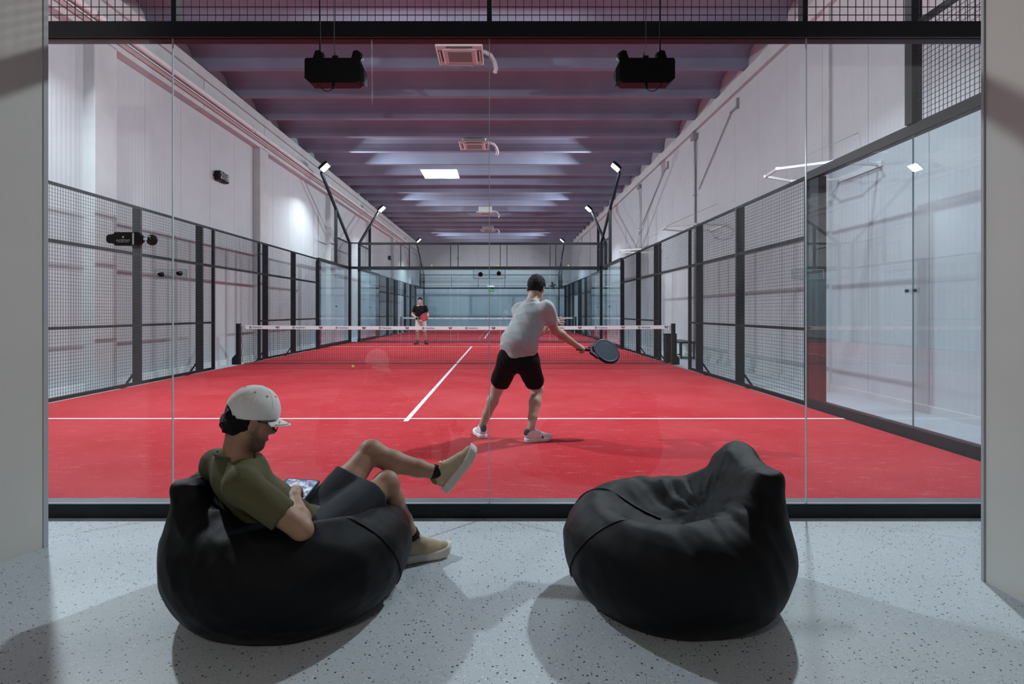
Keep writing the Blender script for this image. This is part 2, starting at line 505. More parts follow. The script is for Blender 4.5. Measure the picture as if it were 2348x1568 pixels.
def bolt(mb, p, n, r=0.011, t=0.006):
    mb.disc(p, n, r, t, 8)

def end_wall(ox, oy, sgn, name, label, near=False, lounge=False):
    """glass end wall with mesh above; sgn -1: end nearest the lens"""
    t = empty(name, (ox, oy, 0), label, "glass wall")
    out = sgn                     # outward direction along y
    ya, yb = sorted((oy, oy - out*0.10))
    MB().box(ox-5.1, ox+5.1, min(oy, oy-out*0.12), max(oy, oy-out*0.12), FLOOR_Z, 0.016).build("sill_beam", M['steel'], t)
    MB().box(ox-5.1, ox+5.1, min(oy-out*0.004, oy-out*0.118), max(oy-out*0.004, oy-out*0.118), 0.0161, 0.0185).build("sill_cover", M['steel_top'], t)
    MB().box(ox-5.1, ox+5.1, ya, yb, 2.951, 3.05).build("top_beam", M['steel'], t)
    MB().box(ox-5.1, ox+5.1, min(oy,oy-out*0.05), max(oy,oy-out*0.05), 3.97, 4.02).build("top_rail", M['steel'], t)
    xs=[-5.0,-3.0,-1.0,1.0,3.0,5.0]
    for a,b_ in zip(xs[:-1],xs[1:]):
        pane(ox+a+0.0023, ox+b_-0.0023, min(oy-out*0.018,oy-out*0.030), max(oy-out*0.018,oy-out*0.030), 0.0186, 2.951, t)
        mb=wire_panel(MB(), (ox+a+0.015, oy-out*0.03, 3.05), (1,0,0), (0,0,1), b_-a-0.03, 0.92)
        o=mb.build("wire_mesh", M['wire'], t); o["kind"]="stuff"
    for a in xs[1:-1]:
        MB().box(ox+a-0.0022, ox+a+0.0022, min(oy-out*0.019,oy-out*0.029), max(oy-out*0.019,oy-out*0.029), 0.0186, 2.951).build("joint_seal", M['seal'], t)
        MB().box(ox+a-0.016, ox+a+0.016, min(oy-out*0.032,oy-out*0.092), max(oy-out*0.032,oy-out*0.092), 3.05, 3.97).build("post", M['steel'], t)
    for a in (-5.05, 5.05):
        MB().box(ox+a-0.05, ox+a+0.05, ya, yb, 0.0, 4.02).build("corner_post", M['steel'], t)
    # bolts along the beam
    mb=MB()
    for i in range(20):
        bolt(mb, (ox-4.75+0.5*i, oy-out*0.101, 2.985), (0,-out,0), 0.009, 0.004)
    mb.build("bolts", M['grey'], t)["kind"]="stuff"
    return t

def side_wall(ox, oy, side, name, label):
    """side enclosure: glass at both ends, wire mesh between, door opening at the net"""
    X = ox + side*5.04; n = side
    t = empty(name, (X, oy, 0), label, "court fence")
    def bx(y0,y1,z0,z1,d0=0.0,d1=0.06):
        xa, xb = sorted((X+n*d0, X+n*d1)); return MB().box(xa,xb,oy+y0,oy+y1,z0,z1)
    for e in (-1,1):
        a,b_ = sorted((e*9.9, e*6.0))
        bx(a,b_,FLOOR_Z,0.10,0.0,0.10).build("sill_beam", M['steel'], t)
        bx(a,b_,2.94,3.04,0.0,0.10).build("top_beam", M['steel'], t)
        for g0,g1 in ((9.9,8.004),(7.996,6.005)):
            p,q=sorted((e*g0,e*g1))
            xa,xb=sorted((X+n*0.012,X+n*0.024))
            pane(xa,xb,oy+p,oy+q,0.10,2.94,t)
        bx(*sorted((e*6.0,e*6.27)),0.0,2.94,0.03,0.13).build("post", M['steel'], t)
        bx(*sorted((e*5.97,e*6.0)),0.0,3.0,0.0,0.10).build("frame_edge", M['steel'], t)
        # acrylic plate and bolts on the glass joint
        zz=1.43
        xa,xb=sorted((X+n*0.002,X+n*0.011))
        MB().box(xa,xb,oy+e*8-0.10,oy+e*8+0.10,zz-0.03,zz+0.03).build("connector_plate", M['acrylic'], t)
        for s_ in (-0.055,0.055):
            MB().disc((X-n*0.016,oy+e*8+s_,zz),(n,0,0),0.016,0.02,12).build("bolt", M['black'], t)
        # upper mesh over the last two metres
        p,q=sorted((e*9.9,e*8.05))
        mb=wire_panel(MB(),(X+n*0.01,oy+p,3.04),(0,1,0),(0,0,1),q-p,0.95)
        mb.build("wire_mesh", M['wire'], t)["kind"]="stuff"
        bx(p,q,3.96,4.01,0.0,0.05).build("top_rail", M['steel'], t)
        # mesh bays
        ys=[6.0,3.72,1.67,1.18]
        for y0,y1 in zip(ys[:-1],ys[1:]):
            p,q=sorted((e*y0,e*y1))
            mb=wire_panel(MB(),(X-n*0.006,oy+p,0.0),(0,1,0),(0,0,1),q-p,3.0)
            mb.build("wire_mesh", M['wire'], t)["kind"]="stuff"
            pp,qq=p+0.03,q-0.03
            bx(pp,qq,0.0,0.05,0.0,0.05).build("bottom_rail", M['steel'], t)
            bx(pp,qq,0.98,1.02,0.0,0.04).build("rail", M['steel'], t)
            bx(pp,qq,2.17,2.22,0.0,0.04).build("rail", M['steel'], t)
            bx(pp,qq,2.96,3.0,0.0,0.04).build("top_rail", M['steel'], t)
        for yp,w,d in ((3.72,0.05,0.14),(1.67,0.05,0.14),(1.18,0.05,0.06)):
            bx(e*yp-w/2,e*yp+w/2,0.0,3.0,0.0,d).build("post", M['steel'], t)
        for yp in (3.72,1.67):
            MB().beam((X+n*0.13,oy+e*yp,0.18),(X+n*0.30,oy+e*yp-0.0,FLOOR_Z+0.01),0.03,0.03).build("brace", M['steel'], t)
            MB().box(*sorted((X+n*0.10,X+n*0.36)),oy+e*yp-0.05,oy+e*yp+0.05,FLOOR_Z,FLOOR_Z+0.012).build("foot_plate", M['steel'], t)
    # over the door opening
    mb=wire_panel(MB(),(X-n*0.006,oy-1.18,2.2),(0,1,0),(0,0,1),2.36,0.8)
    mb.build("wire_mesh", M['wire'], t)["kind"]="stuff"
    bx(-1.15,1.15,2.17,2.22,0.0,0.04).build("rail", M['steel'], t)
    bx(-1.15,1.15,2.96,3.0,0.0,0.04).build("top_rail", M['steel'], t)
    return t

def floodlight(ox, oy, sx, sy, label, grp, power):
    """leaning arm from the corner post, strut on the side wall, lamp head with its light"""
    X=ox+sx*5.06
    t=empty("floodlight_mast",(X,oy+sy*10,4.0),label,"floodlight",grp)
    A=Vector((X,oy+sy*9.97,4.0)); B=Vector((X,oy+sy*6.25,5.95))
    MB().beam(A,B,0.08,0.10).build("arm", M['steel'], t)
    MB().box(X-0.05,X+0.05,oy+sy*8-0.05,oy+sy*8+0.05,3.04,5.03).build("strut", M['steel'], t)
    head=Vector((X-sx*0.16,oy+sy*6.15,6.10))
    aim=Vector((ox-sx*0.6,oy+sy*6.4,0.0)); d=(aim-head).normalized()
    side=d.cross(Vector((0,0,1))).normalized(); up=side.cross(d)
    MB().beam(B-Vector((0,0,0.02)),head-d*0.06,0.03,0.03).build("bracket", M['steel'], t)
    pr=[(-0.22,-0.18),(0.22,-0.18),(0.25,-0.15),(0.25,0.15),(0.22,0.18),(-0.22,0.18),(-0.25,0.15),(-0.25,-0.15)]
    h=MB().prism(pr,head-d*0.07,side,up,d,0.08).build("housing", M['steel'], t)
    mb=MB()
    for i in range(7):
        c=head-d*0.09+side*(-0.15+0.05*i)
        mb.beam(c-up*0.11,c+up*0.11,0.006,0.05,up=d)
    mb.build("cooling_fins", M['steel'], h)["kind"]="stuff"
    pl=[(a*0.88,b_*0.86) for a,b_ in pr]
    MB().prism(pl,head+d*0.0101,side,up,d,0.006).build("lens", M['lens'], h)
    ld=bpy.data.lights.new("floodlight_beam",'AREA'); ld.shape='RECTANGLE'; ld.size=0.32; ld.size_y=0.22
    ld.energy=power; ld.color=(0.945,0.985,1.0); ld.spread=math.radians(165)
    lo=bpy.data.objects.new("floodlight_beam",ld); link(lo,h)
    q=(-d).to_track_quat('Z','Y'); lo.rotation_mode='QUATERNION'; lo.rotation_quaternion=q
    lo.location=head+d*0.03-WLOC[h.name]
    return t

def net(ox, oy, label, name="padel_net", printed=True):
    t=empty(name,(ox,oy,0),label,"net")
    H=0.915
    for s in (-1,1):
        x=ox+s*5.02
        p=MB().box(*sorted((x,x+s*0.08)),oy-0.05,oy+0.05,0.0,0.955).build("post", M['steel'], t)
        poly=[(0.0,0.0),(0.17,0.0),(0.17,0.15),(0.08,0.24),(0.0,0.24)]
        MB().prism([(s*a,b_) for a,b_ in poly][::s],(x+s*0.002,oy-0.06,0.0),(1,0,0),(0,0,1),(0,1,0),0.12).build("foot", M['steel'], p)
        MB().disc((x-s*0.03,oy-0.03,0.90),(0,1,0),0.014,0.03,10).build("crank", M['chrome'], p)
        pts=[(x-s*(0.045+0.012*math.sin(i*1.3)),oy,0.05+0.85*i/14) for i in range(15)]
        MB().tube(pts,0.006,5).build("side_cord", M['net'], t)
    # slight sag toward the middle
    def zt(x): return H-0.025*(1-(x/5.0)**2)
    mb=MB(); pitch=0.043
    n=int(9.86/pitch)
    for i in range(n+1):
        x=-4.93+9.86*i/n
        mb.beam((ox+x,oy,0.03),(ox+x,oy,zt(x)-0.05),0.0046,0.0046)
    z=0.05
    while z<0.84:
        pts=[]
        for i in range(9):
            x=-4.95+9.9*i/8; pts.append((ox+x,oy+0.003,0.03+(zt(x)-0.08)*(z-0.03)/0.81))
        for a,b_ in zip(pts[:-1],pts[1:]): mb.beam(a,b_,0.0046,0.0046)
        z+=pitch
    mb.build("netting", M['net'], t)["kind"]="stuff"
    mb=MB(); vs=[];fs=[]
    N=40
    for i in range(N+1):
        x=-4.9+9.8*i/N; w=0.0025*math.sin(i*1.9)
        for dy,dz in ((-0.006,-0.085),(-0.008,0),(0.008,0),(0.006,-0.085)): vs.append((ox+x,oy+dy+w,zt(x)+dz))
    for i in range(N):
        for k in range(4):
            a=i*4+k;b_=i*4+(k+1)%4; fs.append((a,b_,b_+4,a+4))
    fs+= [(3,2,1,0),(N*4,N*4+1,N*4+2,N*4+3)]
    tp=mesh_obj("tape",vs,fs,M['tape'],t)
    MB().tube([(ox+(-4.93+9.86*i/10),oy,0.022) for i in range(11)],0.008,5).build("bottom_cord", M['net'], t)
    MB().tube([(ox-5.02,oy,H-0.03),(ox-4.88,oy,H-0.035)],0.005,6).build("cable", M['chrome'], t)
    MB().tube([(ox+5.02,oy,H-0.03),(ox+4.88,oy,H-0.035)],0.005,6).build("cable", M['chrome'], t)
    if printed:
        tx=None; rg=None; fa=None
        vs_,fs_=text_mesh("PadelGalis",0.052)
        for k in range(10):
            x0=-4.66+1.005*k
            y_=oy-0.0125
            def zc(x): return zt(x)-0.043
            def put(src,name,x,build):
                p=(ox+x,y_,zc(x))
                if src is None:
                    o=build(p); return o
                share(src,name,p,tp); return src
            def b_text(p): return mesh_obj("lettering",[(p[0]+a[0],p[1],p[2]+a[1]) for a in vs_],fs_,M['print_blue'],tp,loc=p)
            def b_ring(p):
                m_=MB(); pts=[(p[0]+0.022*math.cos(a),p[1],p[2]+0.022*math.sin(a)) for a in [i*math.pi/8 for i in range(16)]]
                m_.tube(pts,0.0045,4,closed=True); m_.prism([(-0.012,-0.004),(0.012,0.0),(0.004,0.012)],p,(1,0,0),(0,0,1),(0,1,0),0.001)
                return m_.build("logo_ring",M['print_dark'],tp,loc=p)
            def b_flag(p):
                V=[];F=[];fm=[]
                def quad(pts,mi):
                    n_=len(V); V.extend((p[0]+a,p[1],p[2]+c_) for a,c_ in pts); F.append(tuple(range(n_,n_+len(pts)))); fm.append(mi)
                quad([(-0.05,0.022),(-0.028,-0.004),(-0.012,0.022)],0)
                quad([(-0.032,-0.002),(-0.018,-0.026),(-0.006,0.004)],0)
                quad([(-0.008,0.010),(0.045,0.012),(0.05,0.024),(-0.012,0.022)],1)
                quad([(-0.012,-0.006),(0.04,-0.004),(0.045,0.006),(-0.008,0.005)],1)
                quad([(-0.016,-0.022),(0.036,-0.020),(0.04,-0.010),(-0.012,-0.011)],1)
                return mesh_obj("logo_flag",V,F,None,tp,mats=[M['print_dark'],M['print_red']],fmat=fm,loc=p)
            rg=put(rg,"logo_ring",x0-0.12,b_ring)
            tx=put(tx,"lettering",x0+0.04,b_text)
            if k<10: fa=put(fa,"logo_flag",x0+0.51,b_flag)
    return t

def court(ox, oy, which, power, printed):
    o1 = "of the near court" if which == 0 else "of the back court"
    t = MB().box(ox-5.0,ox+5.0,oy-9.88,oy+9.88,FLOOR_Z,0.0).build("court_turf", M['turf'], None, loc=(ox,oy,0))
    tag(t, "red artificial turf playing surface "+o1, "turf", kind="structure")
    for ys in (-6.95,6.95):
        MB().box(ox-5.0,ox+5.0,oy+ys-0.025,oy+ys+0.025,0.0,0.003).build("service_line", M['line'], t)
    MB().box(ox-0.027,ox+0.027,oy-7.12,oy+7.12,0.0005,0.0035).build("centre_line", M['line'], t)
    if which == 0:
        end_wall(ox,oy-10,-1,"glass_end_wall","frameless glass wall in front of the lounge on a black sill")
        end_wall(ox,oy+10,1,"glass_end_wall","glass wall with mesh top closing the far end of the near court")
    else:
        end_wall(ox,oy-10,-1,"glass_end_wall","glass wall at the front of the second court at the back")
        end_wall(ox,oy+10,1,"glass_end_wall","glass wall at the far end of the second court at the back")
    side_wall(ox,oy,-1,"court_fence","dark steel mesh and glass fence along the left side "+o1)
    side_wall(ox,oy,1,"court_fence","dark steel mesh and glass fence along the right side "+o1)
    net(ox,oy,"black padel net with printed white tape across the near court" if which==0 else "black padel net with white tape across the second court at the back",printed=printed)
    for sx in (-1,1):
        for sy in (-1,1):
            l=("left" if sx<0 else "right"); e=("front" if sy<0 else "far")
            floodlight(ox,oy,sx,sy,"dark floodlight mast leaning over the %s %s corner %s"%(e,l,o1),"court floodlights",power)
court(0.0, 0.0, 0, LAMP_W, True)
court(0.27, 20.36, 1, LAMP_W, True)
# ------------------------------------------------------------------ fittings in hall and court
# acrylic joint plates on the lounge side of the front glass
def joint_plate(x, label, caps):
    t = empty("joint_plate", (x, -10.01, 1.46), label, "glass connector", "acrylic plates on the glass joints")
    c = px(0, 628, 3.67)
    MB().bbox(x-0.10, x+0.10, -9.998, -9.984, c.z-0.029, c.z+0.029, 0.003).build("plate", M['acrylic'], t)
    b_ = MB()
    for (p, q) in (((x-0.10, c.z-0.029), (x+0.10, c.z-0.029)), ((x-0.10, c.z+0.029), (x+0.10, c.z+0.029)),
                   ((x-0.10, c.z-0.029), (x-0.10, c.z+0.029)), ((x+0.10, c.z-0.029), (x+0.10, c.z+0.029))):
        b_.beam((p[0], -9.999, p[1]), (q[0], -9.999, q[1]), 0.0035, 0.0035)
    b_.build("plate_rim", M['edge'], t)
    if caps:
        for s, dz in ((-0.055, -0.002), (0.06, 0.004)):
            MB().lathe((x+s, -9.999, c.z+dz), (0, -1, 0), [(0, 0.015), (0.02, 0.015), (0.03, 0.011), (0.034, 0.0)], 16).build("cap_nut", M['black'], t, smooth=True, shade_angle=40)
    return t
joint_plate(-1.0, "clear plate with two black nuts on the leftmost glass joint", True)
joint_plate(1.0, "clear plate with two black nuts on the middle glass joint", True)
joint_plate(3.0, "clear plate without nuts on the rightmost glass joint", False)

# camera unit on a suction cup
p = px(297, 548, 3.64)
t = empty("suction_device", (p.x, p.y, p.z), "flat black lettered device held to the glass by a suction cup", "device")
w, h = 0.135, 0.041
body = [(-w, -0.012), (-w*0.92, -0.026), (-w*0.66, -h*0.72), (-w*0.62, -h), (w*0.45, -h), (w*0.64, -0.012), (w*0.64, 0.012), (w*0.45, h), (-w*0.62, h), (-w*0.66, h*0.72), (-w*0.92, 0.026), (-w, 0.012)]
o = MB().prism(body, (p.x, p.y-0.015, p.z), (1,0,0), (0,0,1), (0,1,0), 0.03).build("body", M['black'], t)
MB().box(p.x+0.027, p.x+0.038, p.y-0.0168, p.y-0.0151, p.z-0.036, p.z+0.036).build("white_stripe", M['print_white'], o)
text_obj("lettering", "ACEPAD", 0.017, (p.x-0.030, p.y-0.0155, p.z-0.010), (1.35,0,0), (0,0,1), M['print_white'], o)
MB().box(p.x-0.064, p.x+0.003, p.y-0.016, p.y-0.0151, p.z-0.0205, p.z-0.0185).build("underline", M['print_white'], o)
MB().prism([(-0.007,0),(0,-0.008),(0.007,0),(0,0.008)], (p.x-0.030, p.y-0.0155, p.z+0.011), (1,0,0), (0,0,1), (0,1,0), 0.0004).build("emblem", M['print_white'], o)
MB().tube([(p.x+w*0.55, p.y, p.z), (p.x+0.118, p.y-0.004, p.z)], 0.009, 8).build("ball_joint", M['chrome'], t)
MB().lathe((p.x+0.116, p.y+0.045, p.z-0.001), (0,-1,0), [(0, 0.034), (0.012, 0.033), (0.02, 0.022), (0.04, 0.016), (0.05, 0.012)], 24).build("suction_cup", M['rubber'], t, smooth=True, shade_angle=40)

# hanging loudspeakers on the lounge side
def speaker(cx_, mirror, label):
    D = 3.24
    c = px(cx_, 169, D)
    t = empty("hanging_speaker", tuple(c), label, "loudspeaker", "speakers hung above the glass")
    s = mirror
    W, Hh, dp = 0.156, 0.070, 0.042
    # cabinet: trapezoid plan with chamfered lower edge
    poly = [(-W, Hh-0.008), (-W+0.008, Hh), (W-0.02, Hh), (W-0.012, Hh-0.01), (W-0.012, -Hh+0.02), (W-0.03, -Hh+0.004), (-W+0.03, -Hh+0.004), (-W, -Hh+0.03)]
    poly = [(a*s, b_) for a, b_ in poly]
    if s > 0: poly = poly[::-1]
    cab = MB().prism(poly, c-Vector((0, dp, 0)), (1,0,0), (0,0,1), (0,1,0), 2*dp).build("cabinet", M['black'], t)
    g = [(W-0.012, Hh-0.02), (W+0.010, Hh-0.055), (W+0.011, -Hh+0.02), (W+0.008, -Hh+0.006), (W-0.012, -Hh+0.02)]
    g = [(a*s, b_) for a, b_ in g]
    if s > 0: g = g[::-1]
    gr = MB().prism(g, c-Vector((0, dp*0.9, 0)), (1,0,0), (0,0,1), (0,1,0), 1.9*dp).build("grille", mat("speaker_grille"+str(s), (0.02, 0.024, 0.03), 0.6, bump=0.6, bscale=300), t)
    for k, u in enumerate((-0.085, 0.125)):
        q = c + Vector((u*s, 0, Hh))
        ring = [(q.x + 0.026*math.cos(a), q.y, q.z+0.022+0.026*math.sin(a)) for a in [i*math.pi/9 for i in range(18)]]
        cl = MB().tube(ring, 0.007, 8, closed=True).build("hanging_ring", M['chrome'], t, smooth=True)
        MB().prism([(-0.036, -0.012), (0.018, -0.012), (0.014, 0.04), (-0.002, 0.052), (-0.022, 0.048), (-0.034, 0.01)], q-Vector((0.0, 0.016, -0.002)), (s,0,0), (0,0,1), (0,1,0), 0.032).build("clamp", M['black'], t)
    MB().box(c.x-0.012, c.x+0.018, c.y-0.02, c.y+0.02, c.z+Hh-0.001, c.z+Hh+0.022).build("bracket", M['black'], t)
    ly = c.y
    MB().tube([(c.x-0.085*s, ly, c.z+Hh+0.045), (c.x-0.087*s, ly, 3.42)], 0.004, 6).build("cord", M['rubber'], t)
    MB().tube([(c.x-0.003, ly, c.z+Hh+0.035), (c.x-0.006*s, ly, c.z+Hh+0.075), (c.x-0.012*s, ly, 3.42)], 0.0025, 6).build("safety_wire", M['chrome'], t)
    MB().tube([(c.x-0.002, ly, c.z+Hh+0.018), (c.x-0.004, ly, c.z+Hh+0.045)], 0.006, 6).build("hook", M['chrome'], t)
    MB().tube([(c.x, ly-0.04, c.z-Hh+0.02), (c.x, ly-0.04, c.z-Hh-0.018), (c.x-0.002*s, ly-0.04, c.z-Hh-0.03)], [0.009, 0.008, 0.004], 8).build("plug", M['black'], t)
    pts = []
    for i in range(13):
        a = i/12
        pts.append((c.x - 0.002*s - 0.098*s*a, ly-0.04+0.02*a, c.z-Hh-0.025 - 0.038*math.sin(math.pi*min(1, a*1.02))*(1-0.55*a) + 0.038*a))
    MB().tube(pts, 0.0022, 6).build("cable", M['rubber'], t, smooth=True)
    return t
speaker(769, 1, "black loudspeaker hanging in front of the glass, left one")
speaker(1478, -1, "black loudspeaker hanging in front of the glass, right one")

# clocks on the left wall
def clock(Y, z, label, txt=True):
    x = HXL
    t = empty("flip_clock", (x, Y, z), label, "clock", "black clocks on the left wall")
    for k, s in enumerate(("21", "18")):
        y0 = Y - 0.28 + 0.29*k
        d = 0.16 if k == 0 else 0.12
        o = MB().bbox(x, x+d, y0, y0+0.26, z-0.11, z+0.11, 0.02).build("digit_tile", M['black'], t)
        if txt:
            text_obj("digits", s, 0.22, (x+d+0.001, y0+0.13, z), (0, 1, 0), (0, 0, 1), M['print_white'], o)
    MB().box(x, x+0.05, Y-0.3, Y+0.3, z-0.03, z+0.03).build("back_plate", M['black'], t)
    return t
clock(0.50, 4.47, "black flip clock reading 21 18 on the left wall")
clock(21.7, 4.47, "small black clock on the left wall beyond the second court net")

# cassette air conditioners
def cassette(Y, X, label):
    z = 6.50
    t = empty("air_conditioner", (X, Y, z), label, "air conditioner", "ceiling cassettes")
    MB().bbox(X-0.36, X+0.36, Y-0.36, Y+0.36, z+0.01, z+0.42, 0.02).build("casing", M['ac'], t)
    pn = MB().bbox(X-0.47, X+0.47, Y-0.47, Y+0.47, z-0.025, z+0.02, 0.012).build("panel", M['ac'], t)
    MB().bbox(X-0.34, X+0.34, Y-0.34, Y+0.34, z-0.045, z-0.02, 0.012).build("inner_frame", M['ac'], pn)
    MB().box(X-0.24, X+0.24, Y-0.24, Y+0.24, z-0.049, z-0.044).build("grille", M['ac_dark'], pn)
    for a in range(4):
        c_, s_ = math.cos(a*math.pi/2), math.sin(a*math.pi/2)
        def R(u, v): return (X+u*c_-v*s_, Y+u*s_+v*c_)
        m_ = MB()
        p4 = [R(-0.26, 0.36), R(0.26, 0.36), R(0.26, 0.43), R(-0.26, 0.43)]
        m_.add([(q[0], q[1], z-0.0262) for q in p4], [(0, 1, 2, 3)])
        m_.build("slot", M['black'], pn)
        lv = MB()
        p4 = [R(-0.25, 0.385), R(0.25, 0.385), R(0.25, 0.415), R(-0.25, 0.415)]
        lv.add([(q[0], q[1], z-0.032-(0.012 if i > 1 else 0)) for i, q in enumerate(p4)] + [(q[0], q[1], z-0.028-(0.012 if i > 1 else 0)) for i, q in enumerate(p4)],
               [(3,2,1,0),(4,5,6,7),(0,1,5,4),(1,2,6,5),(2,3,7,6),(3,0,4,7)])
        lv.build("louvre", M['ac'], pn)
    pts = [(X+0.36, Y+0.1, z+0.12), (X+0.50, Y+0.14, z+0.12), (X+0.62, Y+0.22, z+0.09), (X+0.70, Y+0.34, z+0.0), (X+0.73, Y+0.44, z-0.10), (X+0.70, Y+0.50, z-0.16)]
    MB().tube(pts, 0.045, 10).build("hose", M['hose'], t, smooth=True, shade_angle=60)
    for sx in (-0.4, 0.4):
        for sy in (-0.4, 0.4):
            MB().tube([(X+sx*0.85, Y+sy*0.85, z+0.3), (X+sx*0.85, Y+sy*0.85, 7.04)], 0.006, 5).build("hanger", M['conduit'], t)
for Y, X, lab in ((-1.62, 0.22, "pale air conditioner cassette nearest the glass, under the roof ribs"),
             (4.95, 0.20, "pale air conditioner cassette above the far half of the near court"),
             (17.7, 0.18, "small pale air conditioner cassette above the second court, first of two"),
             (24.3, 0.15, "small pale air conditioner cassette farthest from the lounge")):
    cassette(Y, X, lab)

# light panel in the lounge ceiling, behind the lens; the glass mirrors it
t = empty("ceiling_light", (0.11, -15.5, 3.40), "square light panel in the lounge ceiling, mirrored in the glass", "light panel")
MB().bbox(0.11-0.30, 0.11+0.30, -15.5-0.30, -15.5+0.30, 3.395, 3.42, 0.006).build("frame", M['white'], t)
MB().box(0.11-0.28, 0.11+0.28, -15.5-0.28, -15.5+0.28, 3.390, 3.395).build("diffuser", M['led'], t)
ld = bpy.data.lights.new("panel_light", 'AREA'); ld.shape = 'SQUARE'; ld.size = 0.55; ld.energy = PANEL_W; ld.color = (1, 0.93, 0.84)
lo = bpy.data.objects.new("panel_light", ld); link(lo, t); lo.location = (0, 0, -0.016)

# pipes and conduits
t = empty("wall_pipe", (HXL+0.33, 10, 5.98), "long white pipe running along the left edge beam", "pipe")
first = None
a = HY0
while a < HY1 - 0.2:
    L = min(5.9, HY1-0.2-a)
    MB().tube([(HXL+0.33, a, 5.98), (HXL+0.33, a+L, 5.98)], 0.065, 12).build("pipe_length", M['white'], t, smooth=True, shade_angle=50)
    MB().tube([(HXL+0.33, a+L-0.06, 5.98), (HXL+0.33, a+L+0.04, 5.98)], 0.078, 12).build("coupling", M['white'], t, smooth=True, shade_angle=50)
    MB().beam((HXL+0.19, a+L/2, 5.98), (HXL+0.33, a+L/2, 5.98), 0.04, 0.02).build("bracket", M['conduit'], t)
    a += 6.0
t = empty("cable_tray", (HXL+0.27, 10, 5.86), "narrow cable tray under the white pipe on the left", "cable tray")
MB().box(HXL+0.22, HXL+0.34, HY0, HY1-0.2, 5.835, 5.845).box(HXL+0.335, HXL+0.34, HY0, HY1-0.2, 5.835, 5.875).build("tray", M['white'], t)
for k, (Y, zb, lab) in enumerate(((2.80, 3.0, "grey conduit with a top box running down the right wall"),
                              (9.40, 3.0, "grey conduit on the right wall beside the far floodlight"),
                              (16.0, 3.2, "grey conduit on the right wall along the second court"))):
    t = empty("wall_conduit", (HXR-0.03, Y, zb), lab, "conduit", "conduits on the right wall")
    MB().tube([(HXR-0.04, Y, FLOOR_Z+0.3), (HXR-0.04, Y, 5.2), (HXR-0.055, Y-0.03, 5.5), (HXR-0.055, Y-0.03, 6.05)], 0.033, 8).build("pipe", M['conduit'], t, smooth=True, shade_angle=50)
    MB().bbox(HXR-0.14, HXR-0.0, Y-0.14, Y+0.10, 6.03, 6.22, 0.015).build("junction_box", M['conduit'], t)
    for zc in (1.5, 3.0, 4.5):
        MB().box(HXR-0.08, HXR, Y-0.05, Y+0.05, zc-0.015, zc+0.015).build("clip", M['conduit'], t)
# diagonal bracing rods on the right wall
for k, (Y0, Y1_, lab) in enumerate(((0.2, 2.5, "thin diagonal rod high on the right wall before the conduit"), (5.9, 9.1, "thin diagonal rod high on the right wall by the far floodlight"))):
    t = empty("bracing_rod", (HXR-0.03, Y0, 5.9), lab, "rod")
    MB().tube([(HXR-0.03, Y0, 5.95), (HXR-0.03, Y1_, 4.6)], 0.013, 6).build("rod", M['conduit'], t)
    MB().box(HXR-0.05, HXR, Y0-0.35, Y0+0.06, 5.93, 5.97).build("rod_plate", M['conduit'], t)
    MB().box(HXR-0.05, HXR, Y0-0.38, Y0-0.33, 5.9, 6.15).build("rod_lug", M['conduit'], t)

# white six sided bar frames fixed to the right wall
for k, (Y, lab) in enumerate(((-4.75, "white bar frame on the right wall nearest the lounge"), (1.15, "white bar frame on the right wall beside the court door"), (6.8, "white bar frame on the right wall farthest from the lounge"))):
    t = empty("bar_frame", (HXR, Y, 3.35), lab, "wall frame", "white bar frames on the right wall")
    pts = [(HXR-0.02, Y-0.45), (HXR-0.75, Y-0.62), (HXR-1.35, Y-0.20), (HXR-1.30, Y+0.30), (HXR-0.75, Y+0.62), (HXR-0.02, Y+0.50)]
    for q, r in zip(pts[:-1], pts[1:]):
        MB().beam((q[0], q[1], 3.35), (r[0], r[1], 3.35), 0.035, 0.035).build("bar", M['white'], t)
    for q in pts[1:-1]:
        MB().disc((q[0], q[1], 3.328), (0, 0, 1), 0.032, 0.044, 10).build("joint", M['white'], t)
    MB().tube([(pts[2][0], pts[2][1], 3.36), (HXR-0.02, Y, 3.95)], 0.005, 5).build("stay_wire", M['conduit'], t)
    MB().box(HXR-0.03, HXR, Y-0.55, Y+0.58, 3.31, 3.39).build("wall_plate", M['white'], t)

# bench and black box by the court door on the right
t = empty("bench", (6.18, 3.1, FLOOR_Z), "low dark bench standing against the right wall by the door", "bench")
MB().bbox(5.95, 6.40, 2.4, 3.8, FLOOR_Z+0.43, FLOOR_Z+0.48, 0.01).build("seat", M['steel'], t)
for xx in (6.0, 6.35):
    for yy_ in (2.47, 3.73):
        MB().box(xx-0.02, xx+0.02, yy_-0.02, yy_+0.02, FLOOR_Z, FLOOR_Z+0.43).build("leg", M['steel'], t)
for yy_ in (2.47, 3.73):
    MB().box(6.02, 6.33, yy_-0.015, yy_+0.015, FLOOR_Z+0.02, FLOOR_Z+0.05).build("foot_bar", M['steel'], t)
t = empty("equipment_box", (5.24, 0.98, FLOOR_Z), "black upright box beside the right net post", "box")
bx_ = MB().bbox(5.13, 5.40, 0.84, 1.10, FLOOR_Z+0.03, 0.66, 0.015).build("body", M['black'], t)
MB().bbox(5.12, 5.41, 0.83, 1.11, 0.66, 0.685, 0.008).build("lid", M['black'], t)
for xx in (5.17, 5.36):
    for yy_ in (0.88, 1.06):
        MB().disc((xx, yy_, FLOOR_Z), (0,0,1), 0.02, 0.03, 10).build("foot", M['rubber'], t)

